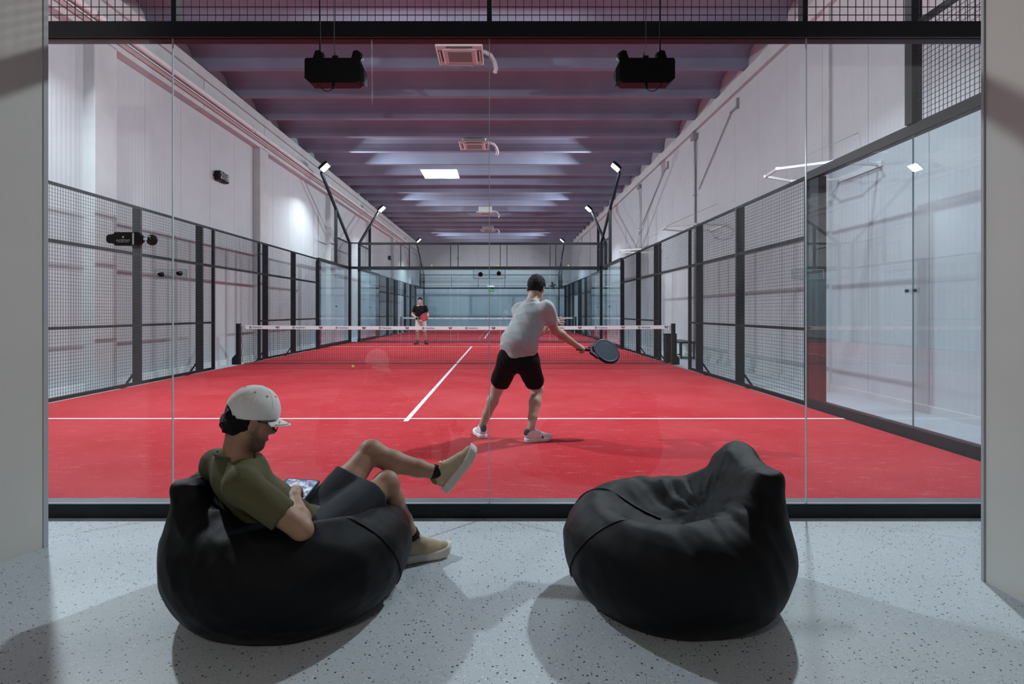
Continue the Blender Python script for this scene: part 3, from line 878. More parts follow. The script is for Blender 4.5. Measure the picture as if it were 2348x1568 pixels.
# end wall fittings
t = empty("exit_sign", (0.20, HY1-0.06, 3.05), "green emergency exit sign on the end wall of the hall", "sign")
MB().bbox(0.0, 0.42, HY1-0.09, HY1-0.01, 2.86, 3.02, 0.01).build("case", M['black'], t)
MB().box(0.015, 0.40, HY1-0.094, HY1-0.09, 2.88, 3.00).build("face", M['green'], t)
for xx in (0.15, 0.34):
    MB().tube([(xx, HY1-0.05, 3.02), (xx, HY1-0.05, 3.12)], 0.018, 8).build("spot", M['black'], t)
for xx, lab in ((-2.35, "small white emergency lamp high on the end wall, left one"), (3.6, "small white emergency lamp high on the end wall, right one")):
    t = empty("emergency_lamp", (xx, HY1-0.05, 5.5), lab, "lamp", "emergency lamps on the end wall")
    MB().bbox(xx-0.14, xx+0.14, HY1-0.08, HY1, 5.42, 5.58, 0.02).build("case", M['grey'], t)
    MB().bbox(xx-0.11, xx+0.11, HY1-0.10, HY1-0.079, 5.45, 5.55, 0.008).build("diffuser", M['white'], t)
t = empty("wall_fan", (4.85, 30.0, 3.2), "black cage fan above the far corner of the second court", "fan")
fc = Vector((4.85, 30.1, 3.18))
cg = MB()
for r in (0.30, 0.24, 0.18, 0.12, 0.06):
    cg.tube([fc+Vector((r*math.cos(a), -0.06+0.1*(r/0.3)**2, r*math.sin(a))) for a in [i*math.pi/12 for i in range(24)]], 0.006, 5, closed=True)
for i in range(20):
    a = i*math.pi/10
    cg.tube([fc+Vector((0.04*math.cos(a), -0.06, 0.04*math.sin(a))), fc+Vector((0.2*math.cos(a), -0.02, 0.2*math.sin(a))), fc+Vector((0.3*math.cos(a), 0.04, 0.3*math.sin(a)))], 0.004, 4)
cg.build("cage", M['black'], t)
for i in range(4):
    a = i*math.pi/2+0.3
    u = Vector((math.cos(a), 0, math.sin(a))); v = Vector((-math.sin(a), 0.35, math.cos(a)))
    MB().prism([(0.03, -0.03), (0.25, -0.09), (0.27, 0.02), (0.12, 0.07), (0.03, 0.03)], fc+Vector((0, 0.02, 0)), u, v, (0, 1, 0), 0.006).build("blade", M['black'], t)
MB().disc(fc+Vector((0, -0.02, 0)), (0, 1, 0), 0.05, 0.16, 16).build("motor", M['black'], t)
MB().beam(fc+Vector((0, 0.14, 0)), fc+Vector((0, 0.26, -0.1)), 0.04, 0.04).build("bracket", M['black'], t)

# balls
def ball(p, label, grp=None):
    n, m_ = 16, 10
    vs = []; fs = []
    r = 0.033
    for j in range(m_+1):
        th = math.pi*j/m_
        for i in range(n):
            a = 2*math.pi*i/n
            vs.append((p[0]+r*math.sin(th)*math.cos(a), p[1]+r*math.sin(th)*math.sin(a), p[2]+r*math.cos(th)))
    for j in range(m_):
        for i in range(n): fs.append((j*n+i, j*n+(i+1)%n, (j+1)*n+(i+1)%n, (j+1)*n+i))
    t = empty("padel_ball", p, label, "ball", grp)
    mesh_obj("felt", vs, fs, M['ball'], t, smooth=True)
    pts = []
    for i in range(32):
        a = 2*math.pi*i/32
        v = Vector((math.cos(a)+0.28*math.cos(3*a), math.sin(a)-0.28*math.sin(3*a), 0.95*math.sin(2*a))).normalized()*(r*1.002)
        pts.append(Vector(p)+v)
    MB().tube(pts, 0.0012, 4, closed=True).build("seam", M['print_white'], t)
ball((-2.17, -0.89, 0.0365), "yellow ball lying on the red turf in front of the net")
g = "balls stuck on the far beam"
ball((-3.03, 9.955, 3.083), "yellow ball stuck on the far beam, leftmost of four", g)
ball((-1.75, 9.955, 3.083), "yellow ball stuck on the far beam, second from the left", g)
ball((0.91, 9.955, 3.083), "yellow ball stuck on the far beam, second from the right", g)
ball((3.74, 9.955, 3.083), "yellow ball stuck on the far beam, rightmost of four", g)
# ------------------------------------------------------------------ implicit surfaces for soft shapes and people
def V3(*a): return np.array(a, dtype=np.float32)
def nrm(v):
    v = np.asarray(v, dtype=np.float32); return v/np.linalg.norm(v)

class Field:
    def __init__(s):
        s.pr = []; s.post = []
    def _add(s, fn, lo, hi, k, op='u'):
        s.pr.append((fn, np.asarray(lo, np.float32), np.asarray(hi, np.float32), k, op)); return s
    def cone(s, a, b, ra, rb, k=0.02, side=None, w=1.0, op='u'):
        """round cone; side/w widen it along an axis"""
        a = np.asarray(a, np.float32); b = np.asarray(b, np.float32)
        m = max(ra, rb)*max(1.0, w)
        sd = None if side is None else nrm(side)
        def fn(P):
            pa = P-a; ba = b-a
            if sd is not None:
                f = 1-1/w
                pa = pa-(pa@sd)[..., None]*sd*f; ba = ba-(ba@sd)*sd*f
            h = np.clip((pa@ba)/max(float(ba@ba), 1e-9), 0, 1)
            return np.linalg.norm(pa-h[..., None]*ba, axis=-1)-(ra+(rb-ra)*h)
        return s._add(fn, np.minimum(a, b)-m, np.maximum(a, b)+m, k, op)
    def chain(s, pts, rs, k=0.02, **kw):
        for i in range(len(pts)-1): s.cone(pts[i], pts[i+1], rs[i], rs[i+1], k, **kw)
        return s
    def ell(s, c, r, R=None, k=0.02, op='u'):
        """ellipsoid with axes given by the rows of R"""
        c = np.asarray(c, np.float32); r = np.asarray(r, np.float32)
        R = np.eye(3, dtype=np.float32) if R is None else np.asarray(R, np.float32)
        m = float(r.max())
        def fn(P):
            q = (P-c)@R.T
            k0 = np.linalg.norm(q/r, axis=-1); k1 = np.linalg.norm(q/(r*r), axis=-1)
            return k0*(k0-1)/np.maximum(k1, 1e-6)
        return s._add(fn, c-m, c+m, k, op)
    def fun(s, fn, lo, hi, k=0.02, op='u'):
        return s._add(fn, lo, hi, k, op)
    def cut(s, p, n):
        """keep the side opposite to n"""
        p = np.asarray(p, np.float32); n = nrm(n)
        s.post.append(('max', lambda P: (P-p)@n)); return s
    def disp(s, fn):
        s.post.append(('add', fn)); return s
    def mesh(s, h):
        us = [q for q in s.pr if q[4] == 'u']
        lo = np.min([q[1] for q in us], axis=0)-0.03; hi = np.max([q[2] for q in us], axis=0)+0.03
        n = np.ceil((hi-lo)/h).astype(int)+1
        ax = [lo[i]+h*np.arange(n[i], dtype=np.float32) for i in range(3)]
        Vv = np.full(n, 1.0, np.float32)
        for fn, a, b, k, op in s.pr:
            e = k+3*h+0.008
            i0 = np.maximum(np.floor((a-e-lo)/h).astype(int), 0); i1 = np.minimum(np.ceil((b+e-lo)/h).astype(int)+1, n)
            if np.any(i1 <= i0): continue
            sl = tuple(slice(i0[j], i1[j]) for j in range(3))
            P = np.stack(np.meshgrid(*[ax[j][sl[j]] for j in range(3)], indexing='ij'), axis=-1)
            d = fn(P).astype(np.float32); c = Vv[sl]
            if op == 'u':
                hh = np.maximum(k-np.abs(c-d), 0)/max(k, 1e-6)
                Vv[sl] = np.minimum(c, d)-hh*hh*k*0.25
            else:
                hh = np.maximum(k-np.abs(c+d), 0)/max(k, 1e-6)
                Vv[sl] = np.maximum(c, -d)+hh*hh*k*0.25
        for kind, fn in s.post:
            if kind == 'add':
                idx = np.nonzero(np.abs(Vv) < 0.05)
                P = np.stack([ax[j][idx[j]] for j in range(3)], axis=-1)
                Vv[idx] += fn(P).astype(np.float32)
            else:
                idx = np.nonzero(Vv < 0.05)
                P = np.stack([ax[j][idx[j]] for j in range(3)], axis=-1)
                Vv[idx] = np.maximum(Vv[idx], fn(P).astype(np.float32))
        return surface_nets(Vv, lo, h)

def surface_nets(Vv, lo, h):
    nx, ny, nz = Vv.shape
    ins = Vv < 0
    cnt = np.zeros((nx-1, ny-1, nz-1), np.uint8)
    for dx in (0, 1):
        for dy in (0, 1):
            for dz in (0, 1):
                cnt += ins[dx:nx-1+dx, dy:ny-1+dy, dz:nz-1+dz]
    cells = np.nonzero((cnt > 0) & (cnt < 8))
    N = len(cells[0])
    idx = np.full(cnt.shape, -1, np.int32); idx[cells] = np.arange(N)
    I = np.stack(cells, axis=-1)
    acc = np.zeros((N, 3), np.float32); num = np.zeros(N, np.float32)
    cor = [(0,0,0),(1,0,0),(0,1,0),(1,1,0),(0,0,1),(1,0,1),(0,1,1),(1,1,1)]
    val = [Vv[I[:,0]+c[0], I[:,1]+c[1], I[:,2]+c[2]] for c in cor]
    for a in range(8):
        for b in range(a+1, 8):
            d = [cor[b][i]-cor[a][i] for i in range(3)]
            if sum(abs(x) for x in d) != 1: continue
            va, vb = val[a], val[b]
            m = (va < 0) != (vb < 0)
            t = np.where(m, va/np.where(np.abs(va-vb) < 1e-12, 1e-12, va-vb), 0)
            p = np.array(cor[a], np.float32)[None]+t[:, None]*np.array(d, np.float32)[None]
            acc += np.where(m[:, None], p, 0); num += m
    vert = lo+h*(I+acc/num[:, None])
    faces = []
    for axis in range(3):
        sl0 = [slice(None)]*3; sl1 = [slice(None)]*3
        sl0[axis] = slice(0, -1); sl1[axis] = slice(1, None)
        a = ins[tuple(sl0)]; b = ins[tuple(sl1)]
        o1, o2 = [(1, 2), (2, 0), (0, 1)][axis]
        e = np.nonzero(a != b)
        E = np.stack(e, axis=-1)
        ok = (E[:, o1] > 0) & (E[:, o2] > 0) & (E[:, o1] < Vv.shape[o1]-1) & (E[:, o2] < Vv.shape[o2]-1)
        E = E[ok]; sgn = a[tuple(E.T)]
        def cell(d1, d2):
            c = E.copy(); c[:, o1] -= d1; c[:, o2] -= d2
            return idx[c[:, 0], c[:, 1], c[:, 2]]
        q = np.stack([cell(1, 1), cell(0, 1), cell(0, 0), cell(1, 0)], axis=-1)
        q[~sgn] = q[~sgn][:, ::-1]
        faces.append(q)
    F = np.concatenate(faces)
    F = F[(F >= 0).all(axis=1)]
    return vert, F

def fast_mesh(name, vert, F, m_, parent=None, loc=None, smooth=True):
    base = WLOC.get(parent.name, Vector()) if parent else Vector()
    org = Vector(loc) if loc is not None else base
    me = bpy.data.meshes.new(name)
    v = (vert-np.array(org, np.float32)).astype(np.float32)
    me.vertices.add(len(v)); me.vertices.foreach_set("co", v.ravel())
    me.loops.add(F.size); me.loops.foreach_set("vertex_index", F.astype(np.int32).ravel())
    me.polygons.add(len(F)); me.polygons.foreach_set("loop_start", np.arange(0, F.size, 4, dtype=np.int32))
    me.polygons.foreach_set("loop_total", np.full(len(F), 4, np.int32))
    me.update(calc_edges=True); me.validate()
    me.polygons.foreach_set("use_smooth", np.ones(len(F), bool))
    me.materials.append(m_)
    o = bpy.data.objects.new(name, me); link(o, parent); o.location = org-base; WLOC[o.name] = org.copy()
    return o

def wrinkle(seed, freq, amp, dirv=None):
    """smooth crease noise made of a few bent waves"""
    r = np.random.RandomState(seed)
    W = []
    for i in range(5):
        d = nrm(r.normal(size=3)) if dirv is None else nrm(np.asarray(dirv)+0.55*r.normal(size=3))
        d2 = nrm(r.normal(size=3))
        W.append((d*freq*(0.7+0.9*r.rand()), d2*freq*0.45, r.rand()*6.3, r.rand()*6.3))
    def fn(P):
        o = 0
        for a, b, p1, p2 in W:
            s_ = np.sin(P@a+1.6*np.sin(P@b+p2)+p1)
            o = o+np.exp(-3.2*s_*s_)
        return amp*(0.9-o*0.42)
    return fn
# ------------------------------------------------------------------ bean bags
M['bag'] = mat("black_bag_fabric", (0.0026, 0.0030, 0.0046), 0.50, 0, 0.16, bump=0.25, bscale=420)
M['bag_seam'] = mat("bag_piping", (0.004, 0.0045, 0.006), 0.5, 0, 0.2)

def bean_bag(c, fa, rf, rs, label, dent, seams, seed, ztop=0.60, lean=0.0):
    c = np.array(c, np.float32); fa = nrm(fa); sa = np.array((-fa[1], fa[0], 0), np.float32)
    def loc(P):
        q = P-c
        return q@fa, q@sa, P[..., 2]-FLOOR_Z
    F = Field()
    def body(P):
        f, s, z = loc(P)
        zz = (z-0.245)/np.where(z > 0.245, 0.265, 0.33)
        pl = np.sqrt((f/rf)**2+(s/rs)**2)
        q = (pl**2.3+np.abs(zz)**2.3)**(1/2.3)
        return (q-1)*0.30
    lo = c-np.array((0.75, 0.75, 0)); hi = c+np.array((0.75, 0.75, 0))
    lo[2] = FLOOR_Z-0.02; hi[2] = FLOOR_Z+0.55
    F.fun(body, lo, hi, 0.02)
    def back(P):
        f, s, z = loc(P)
        t = np.clip((z-0.15)/(ztop-0.15), 0, 1.15)
        g = np.sqrt(np.clip(1-(np.clip(0.30-z, 0, 1)/0.36)**2, 0.02, 1)); cf = -0.38*rf-0.38*rf*t; r1 = (0.24-0.16*t)*g; r2 = (0.40-0.17*t)*g
        e = 2.0+1.6*t
        pl = (np.abs((f-cf)/r1)**e+np.abs(s/r2)**e)**(1/e)
        d = (pl-1)*np.minimum(r1, 0.16)
        top = z-(ztop-0.030+0.048*np.clip(np.abs(s)/0.22, 0, 1.2)**2.0+lean*s)+0.10*np.abs(f-cf)
        hh = np.maximum(0.05-np.abs(d-top), 0)/0.05
        return np.maximum(d, top)+hh*hh*0.05*0.25
    hi2 = hi.copy(); hi2[2] = FLOOR_Z+ztop+0.12
    F.fun(back, lo, hi2, 0.12)
    for dc, dr in dent:
        cc = c+fa*dc[0]+sa*dc[1]; cc = np.array((cc[0], cc[1], FLOOR_Z+dc[2]), np.float32)
        R = np.array((fa, sa, (0, 0, 1)), np.float32)
        F.ell(cc, dr, R, 0.13, 's')
    big = wrinkle(seed, 10.0, 0.010); fine = wrinkle(seed+3, 24.0, 0.0055)
    def folds(P):
        f, s, z = loc(P)
        w = np.exp(-((f+0.05)/0.22)**2-(s/0.40)**2)*np.clip((z-0.22)/0.2, 0, 1)
        radial = np.sin(9*np.arctan2(s, f+0.15)+5*np.sin(7*z+seed))
        return big(P)*(0.35+1.0*w)+fine(P)*(0.4+1.1*w)+0.010*w*np.exp(-3*radial**2)
    F.disp(folds)
    F.cut((0, 0, FLOOR_Z+0.002), (0, 0, -1))
    v, q = F.mesh(0.011)
    t = empty("bean_bag", (c[0], c[1], FLOOR_Z), label, "bean bag", "bean bags in front of the glass")
    o = fast_mesh("bag", v, q, M['bag'], t)
    # piping laid on the surface along meridian planes
    from mathutils.bvhtree import BVHTree
    bvh = BVHTree.FromPolygons([tuple(p) for p in v.tolist()], q.tolist())
    for az, e0, e1, tilt, roll in seams:
        pts = []
        for i in range(34):
            e = math.radians(e0+(e1-e0)*i/33)
            a = math.radians(az+tilt*i/33)
            d = fa*math.cos(a)*math.cos(e)+sa*math.sin(a)*math.cos(e)
            d = Vector((d[0], d[1], math.sin(e)))
            st = Vector((c[0], c[1], FLOOR_Z+0.24))
            hit = bvh.ray_cast(st+d*1.2, -d)
            if hit[0] is not None:
                pts.append(hit[0]+hit[1]*0.001)
        if len(pts) > 4:
            sm = [pts[0]]+[(pts[i-1]+pts[i]*2+pts[i+1])/4 for i in range(1, len(pts)-1)]+[pts[-1]]
            MB().tube(sm, 0.0048, 6).build("seam", M['bag_seam'], t, smooth=True)
    return t

B1 = (0.135, CY+2.69, 0.0); B2 = (1.848, CY+2.68, 0.0)
bean_bag(B2, (-1, 0.02, 0), 0.485, 0.50, "empty black bean bag with a pointed back standing on the floor",
         [((0.05, 0.05, 0.58), (0.28, 0.25, 0.24))], [(6, -16, 46, 52, 0), (-28, 8, 68, 4, 0)], 4, 0.655, -0.10)
bean_bag(B1, (1, 0.10, 0), 0.525, 0.55, "black bean bag with the man in the white cap sitting in it",
         [((0.02, 0.0, 0.50), (0.33, 0.27, 0.27)), ((0.16, 0.24, 0.51), (0.36, 0.26, 0.18))], [(-10, -20, 42, -46, 0), (30, 0, 60, 0, 0)], 9, 0.60)
# ------------------------------------------------------------------ people
def mat_skin(name, col):
    m_ = mat(name, col, 0.55, 0, 0.4, var=0.10, vscale=18, bump=0.08, bscale=160)
    b_ = m_.node_tree.nodes["Principled BSDF"]
    b_.inputs["Subsurface Weight"].default_value = 0.08
    b_.inputs["Subsurface Radius"].default_value = (0.012, 0.005, 0.003)
    return m_
M['skin1'] = mat_skin("skin_a", (0.36, 0.205, 0.135))
M['skin2'] = mat_skin("skin_b", (0.50, 0.315, 0.24))
M['skin3'] = mat_skin("skin_c", (0.47, 0.29, 0.21))
M['hair'] = mat("dark_hair", (0.005, 0.0045, 0.0045), 0.7, 0, 0.25, bump=0.8, bscale=120)
M['hair2'] = mat("brown_hair", (0.007, 0.0055, 0.005), 0.7, 0, 0.2, bump=0.8, bscale=120)
M['beard'] = mat("beard_stubble", (0.075, 0.043, 0.030), 0.8, bump=0.5, bscale=300)
M['olive'] = mat("olive_cotton", (0.088, 0.082, 0.036), 0.9, bump=0.2, bscale=500, var=0.06, vscale=9)
M['charcoal'] = mat("charcoal_cotton", (0.020, 0.023, 0.033), 0.9, bump=0.2, bscale=500)
M['greyshirt'] = mat("grey_cotton", (0.47, 0.50, 0.515), 0.9, bump=0.15, bscale=400)
M['blackcloth'] = mat("black_cotton", (0.005, 0.005, 0.007), 0.9, 0, 0.15)
M['pale_short'] = mat("pale_shorts", (0.55, 0.53, 0.53), 0.9)
M['cap'] = mat("white_cap_cotton", (0.74, 0.74, 0.735), 0.85, bump=0.15, bscale=300, var=0.05, vscale=12)
M['orange'] = mat("orange_thread", (0.55, 0.16, 0.03), 0.8)
M['shoe_beige'] = mat("beige_shoe_knit", (0.50, 0.40, 0.27), 0.85, bump=0.3, bscale=350, var=0.12, vscale=14)
M['shoe_brown'] = mat("brown_heel_patch", (0.22, 0.14, 0.065), 0.8)
M['sole_white'] = mat("white_foam_sole", (0.66, 0.62, 0.57), 0.6, var=0.06, vscale=12)
M['shoe_white'] = mat("white_leather", (0.82, 0.82, 0.84), 0.5)
M['shoe_dark'] = mat("black_shoe", (0.015, 0.017, 0.024), 0.6)
M['sock'] = mat("black_sock", (0.004, 0.004, 0.005), 0.9)
M['eye'] = mat("eye_white", (0.7, 0.68, 0.66), 0.3)
M['iris'] = mat("dark_iris", (0.02, 0.012, 0.008), 0.2)
M['lip'] = mat("lips", (0.30, 0.12, 0.10), 0.5)

def arr(v): return np.array(tuple(v), np.float32)
def frame(fwd, up):
    a = nrm(arr(fwd)); b = nrm(np.cross(a, arr(up))); c = np.cross(b, a)
    return a, b, c                       # forward, right, up

def add_head(F, H, fwd, up, N, neck_r=0.056):
    a, b, c = frame(fwd, up); H = arr(H); R = np.array((a, b, c))
    F.ell(H+c*0.028-a*0.008, (0.098, 0.077, 0.098), R, 0.02)
    F.ell(H+a*0.034-c*0.045, (0.056, 0.058, 0.078), R, 0.03)
    F.ell(H+a*0.062-c*0.102, (0.026, 0.030, 0.022), R, 0.03)
    F.cone(H+b*0.045-c*0.06+a*0.0, H+a*0.06-c*0.104+b*0.012, 0.020, 0.018, 0.02)
    F.cone(H-b*0.045-c*0.06+a*0.0, H+a*0.06-c*0.104-b*0.012, 0.020, 0.018, 0.02)
    F.cone(H+a*0.086+c*0.006, H+a*0.108-c*0.030, 0.007, 0.0115, 0.012)
    F.ell(H+a*0.096-c*0.035, (0.012, 0.017, 0.010), R, 0.008)
    F.ell(H+a*0.082-c*0.066, (0.012, 0.022, 0.010), R, 0.01)
    for s in (-1, 1):
        F.ell(H+a*0.075+b*s*0.030+c*0.022, (0.016, 0.026, 0.008), R, 0.015)     # brow
        F.ell(H+a*0.084+b*s*0.030+c*0.004, (0.014, 0.016, 0.010), R, 0.012, 's')
        e = np.array((nrm(a*0.95-b*s*0.3), nrm(b*s*0.95+a*0.3), c))
        F.ell(H-a*0.012+b*s*0.080-c*0.012, (0.022, 0.008, 0.034), e, 0.008)
        F.ell(H-a*0.006+b*s*0.090-c*0.010, (0.011, 0.006, 0.020), e, 0.006, 's')
    F.cone(N, H-c*0.075-a*0.022, neck_r+0.004, neck_r, 0.03)
    return a, b, c

def head_details(H, a, b, c, t, hairm, brows=True):
    H = arr(H); R = np.array((a, b, c))
    for s in (-1, 1):
        F = Field().ell(H+a*0.074+b*s*0.030+c*0.004, (0.012, 0.014, 0.010), R)
        v, q = F.mesh(0.003); e = fast_mesh("eye", v, q, M['eye'], t)
        F = Field().ell(H+a*0.0835+b*s*0.030+c*0.003, (0.0035, 0.006, 0.006), R)
        v, q = F.mesh(0.0018); fast_mesh("iris", v, q, M['iris'], e)
        if brows:
            F = Field().cone(H+a*0.090+b*s*0.014+c*0.024, H+a*0.079+b*s*0.046+c*0.026, 0.004, 0.003)
            v, q = F.mesh(0.002); fast_mesh("eyebrow", v, q, hairm, t)
    F = Field().ell(H+a*0.0915-c*0.066, (0.005, 0.021, 0.0065), R)
    v, q = F.mesh(0.0022); fast_mesh("lips", v, q, M['lip'], t)

def add_hand(F, wrist, d, pn, thumb, curl=(0.5, 0.5, 0.5, 0.5), tcurl=0.3, s=1.0, spread=0.10):
    """d: along the hand, pn: way the palm faces, thumb: side of the thumb"""
    w = arr(wrist); d = nrm(arr(d)); pn = arr(pn); pn = nrm(pn-d*(pn@d)); sd = nrm(np.cross(d, pn))
    if sd@arr(thumb) < 0: sd = -sd
    F.cone(w-d*0.01, w+d*0.035*s, 0.024*s, 0.024*s, 0.015, side=sd, w=1.25)
    F.cone(w+d*0.035*s, w+d*0.082*s, 0.0185*s, 0.0155*s, 0.015, side=sd, w=2.0)
    L = [0.92, 1.0, 0.95, 0.76]
    for i in range(4):
        off = (1.5-i)*0.0195*s
        p = w+d*(0.082-0.004*abs(i-1))*s+sd*off
        ang = 0.0; fd0 = nrm(d+sd*spread*(1.5-i)/1.5)
        for j, ln in enumerate((0.041, 0.026, 0.021)):
            ang += curl[i]*(0.9 if j == 0 else 1.1)
            fd = fd0*math.cos(ang)+pn*math.sin(ang)
            q = p+fd*ln*L[i]*s
            F.cone(p, q, (0.0092-0.0009*j)*s, (0.0086-0.0010*j)*s, 0.006)
            p = q
    p = w+d*0.022*s+sd*0.026*s+pn*0.006
    fd = nrm(sd*0.75+d*0.62+pn*0.25)
    for j, ln in enumerate((0.042, 0.031, 0.025)):
        q = p+fd*ln*s
        F.cone(p, q, (0.0125-0.0015*j)*s, (0.0112-0.0018*j)*s, 0.010 if j == 0 else 0.006)
        p = q; fd = nrm(fd+(d*0.5+pn*0.7-sd*0.55)*tcurl)

def leg(F, hip, knee, ankle, s=1.0, fwd=None):
    hip, knee, ankle = arr(hip), arr(knee), arr(ankle)
    F.cone(hip, hip*0.45+knee*0.55, 0.088*s, 0.070*s, 0.03)
    F.cone(hip*0.45+knee*0.55, knee, 0.070*s, 0.054*s, 0.03)
    F.ell(knee, (0.056*s,)*3, None, 0.02)
    back = np.zeros(3, np.float32) if fwd is None else -nrm(arr(fwd))*0.016
    m1 = knee*0.68+ankle*0.32+back; m2 = knee*0.30+ankle*0.70+back*0.4
    F.cone(knee, m1, 0.052*s, 0.057*s, 0.03); F.cone(m1, m2, 0.057*s, 0.043*s, 0.02); F.cone(m2, ankle, 0.042*s, 0.034*s, 0.02)

def arm(F, sh, el, wr, s=1.0):
    sh, el, wr = arr(sh), arr(el), arr(wr)
    F.cone(sh, el*0.5+sh*0.5, 0.056*s, 0.050*s, 0.03); F.cone(el*0.5+sh*0.5, el, 0.050*s, 0.041*s, 0.02)
    m_ = el*0.68+wr*0.32
    F.cone(el, m_, 0.040*s, 0.043*s, 0.02); F.cone(m_, wr, 0.043*s, 0.027*s, 0.02)

def shoe(heel, toe, up, mu, ms, t, L=0.285, tab=None, lace=None, thick=0.034, emblem=None, name="shoe"):
    """heel: point under the heel; built in its own frame and carried over"""
    tx = nrm(arr(toe)); uz = arr(up); uz = nrm(uz-tx*(uz@tx)); sy = np.cross(uz, tx)
    A = np.array((tx, sy, uz)); k = L/0.285; o = arr(heel)
    def W(v): return o+np.asarray(v)@A
    F = Field()
    h = thick
    F.cone((0.045*k, 0, h+0.026), (0.13*k, 0, h+0.018), 0.037, 0.040, 0.02)
    F.cone((0.13*k, 0, h+0.014), (0.235*k, 0.004, h+0.004), 0.040, 0.035, 0.02)
    F.cone((0.040*k, 0, h+0.055), (0.085*k, 0, h+0.062), 0.033, 0.036, 0.02)
    F.cone((0.085*k, 0, h+0.060), (0.175*k, 0, h+0.022), 0.034, 0.034, 0.02)
    F.ell((0.068*k, 0, h+0.105), (0.044, 0.030, 0.032), None, 0.012, 's')
    F.cut((0, 0, h-0.008), (0, 0, -1))
    v, q = F.mesh(0.0055); up_ = fast_mesh(name, W(v), q, mu, t)
    def sole(P):
        x = P[..., 0]/k; z = P[..., 2]
        wd = np.interp(x, [0.0, 0.03, 0.10, 0.20, 0.25, 0.285], [0.024, 0.038, 0.037, 0.047, 0.040, 0.020]).astype(np.float32)
        xc = np.clip(x, 0.035, 0.245)
        d2 = np.sqrt(((x-xc)*k)**2+np.maximum(np.abs(P[..., 1]-0.003)-(wd-0.030), 0)**2)-0.036
        lift = 0.030*np.clip((x-0.19)/0.09, 0, 1)**2+0.010*np.clip((0.03-x)/0.05, 0, 1)**2
        dz = np.abs(z-lift-h*0.5-0.003)-(h*0.5+0.003)
        return np.sqrt(np.maximum(d2+0.008, 0)**2+np.maximum(dz+0.008, 0)**2)-0.008
    F = Field().fun(sole, (-0.02, -0.07, 0), (0.31*k, 0.07, 0.075))
    F.disp(lambda P: 0.0016*np.sin(P[..., 2]*500)*(P[..., 2] < h*0.9))
    v, q = F.mesh(0.0055); so = fast_mesh("sole", W(v), q, ms, up_)
    if tab is not None:
        F = Field().cone((0.022*k, 0, h+0.055), (0.03*k, 0, h+0.075), 0.026, 0.028, 0.01, side=(0, 1, 0), w=1.15)
        F.ell((0.068*k, 0, h+0.105), (0.044, 0.030, 0.032), None, 0.012, 's')
        v, q = F.mesh(0.004); fast_mesh("heel_tab", W(v), q, tab, up_)
    if emblem is not None:
        F = Field().ell((0.165*k, -0.0335, h+0.020), (0.013, 0.0085, 0.012)); F.ell((0.172*k, -0.030, h+0.004), (0.006, 0.012, 0.010))
        v, q = F.mesh(0.003); fast_mesh("emblem", W(v), q, emblem, up_)
    if lace is not None:
        for i in range(5):
            x = (0.105+0.016*i)*k; z = h+0.092-0.0145*i
            pts = [W((x, -0.024+0.012*j, z-0.012*abs(j-2)**1.6/3+0.003+(0.004 if j == 2 else 0))) for j in range(5)]
            MB().tube(pts, 0.0035, 6).build("lace", lace, up_, smooth=True)
        MB().tube([W((0.10*k, 0.0, h+0.098)), W((0.095*k, 0.02, h+0.098)), W((0.108*k, 0.035, h+0.078))], 0.003, 6).build("lace", lace, up_, smooth=True)
        MB().tube([W((0.10*k, 0.0, h+0.098)), W((0.095*k, -0.02, h+0.1)), W((0.108*k, -0.036, h+0.082))], 0.003, 6).build("lace", lace, up_, smooth=True)
    return up_

def racket(hand, d, nrm_, mface, mframe, label, name="padel_racket", off=0.05):
    """d: from grip to head; nrm_: face normal"""
    d = nrm(arr(d)); n = arr(nrm_); n = nrm(n-d*(n@d)); s = np.cross(d, n); h = arr(hand)
    t = empty(name, tuple(h), label, "padel racket")
    d_, n_, s_ = Vector(d), Vector(n), Vector(s); o = Vector(h)-d_*off
    out = []
    for i in range(40):
        a = 2*math.pi*i/40
        x = 0.305+0.130*math.cos(a); y = 0.128*math.sin(a)*(1.0 if math.cos(a) > 0 else (1-0.28*math.cos(a)**2))
        out.append((x, y))
    fc = MB().prism([(a*1, b_*1) for a, b_ in out], o-n_*0.016, d_, s_, n_, 0.032).build("face", mface, t)
    MB().tube([o+d_*a+s_*b_ for a, b_ in out], 0.0185, 8, closed=True).build("frame", mframe, t, smooth=True)
    mb = MB()
    for i in range(-4, 5):
        for j in range(-4, 5):
            x, y = 0.315+0.024*i, 0.024*j
            if ((x-0.305)/0.10)**2+(y/0.10)**2 < 1:
                for sg in (-1, 1):
                    mb.disc(o+d_*x+s_*y+n_*(0.0161*sg), n_*sg, 0.0055, 0.0006, 8)
    mb.build("holes", M['rubber'], fc)["kind"] = "stuff"
    MB().beam(o+d_*0.125+s_*0.02, o+d_*0.205+s_*0.085, 0.026, 0.028, up=n_).build("throat", mframe, t)
    MB().beam(o+d_*0.125-s_*0.02, o+d_*0.205-s_*0.085, 0.026, 0.028, up=n_).build("throat", mframe, t)
    gr = MB().tube([o-d_*0.005, o+d_*0.13], 0.0165, 10).build("grip", M['rubber'], t, smooth=True, shade_angle=60)
    MB().tube([o-d_*0.015, o-d_*0.004], 0.019, 10).build("butt_cap", mframe, gr)
    return t

def neck_cut(F, p, n, r):
    F.post.append(('max', lambda P: np.where(np.linalg.norm((P-p)-((P-p)@n)[..., None]*n, axis=-1) < r, (P-p)@n, -1.0)))

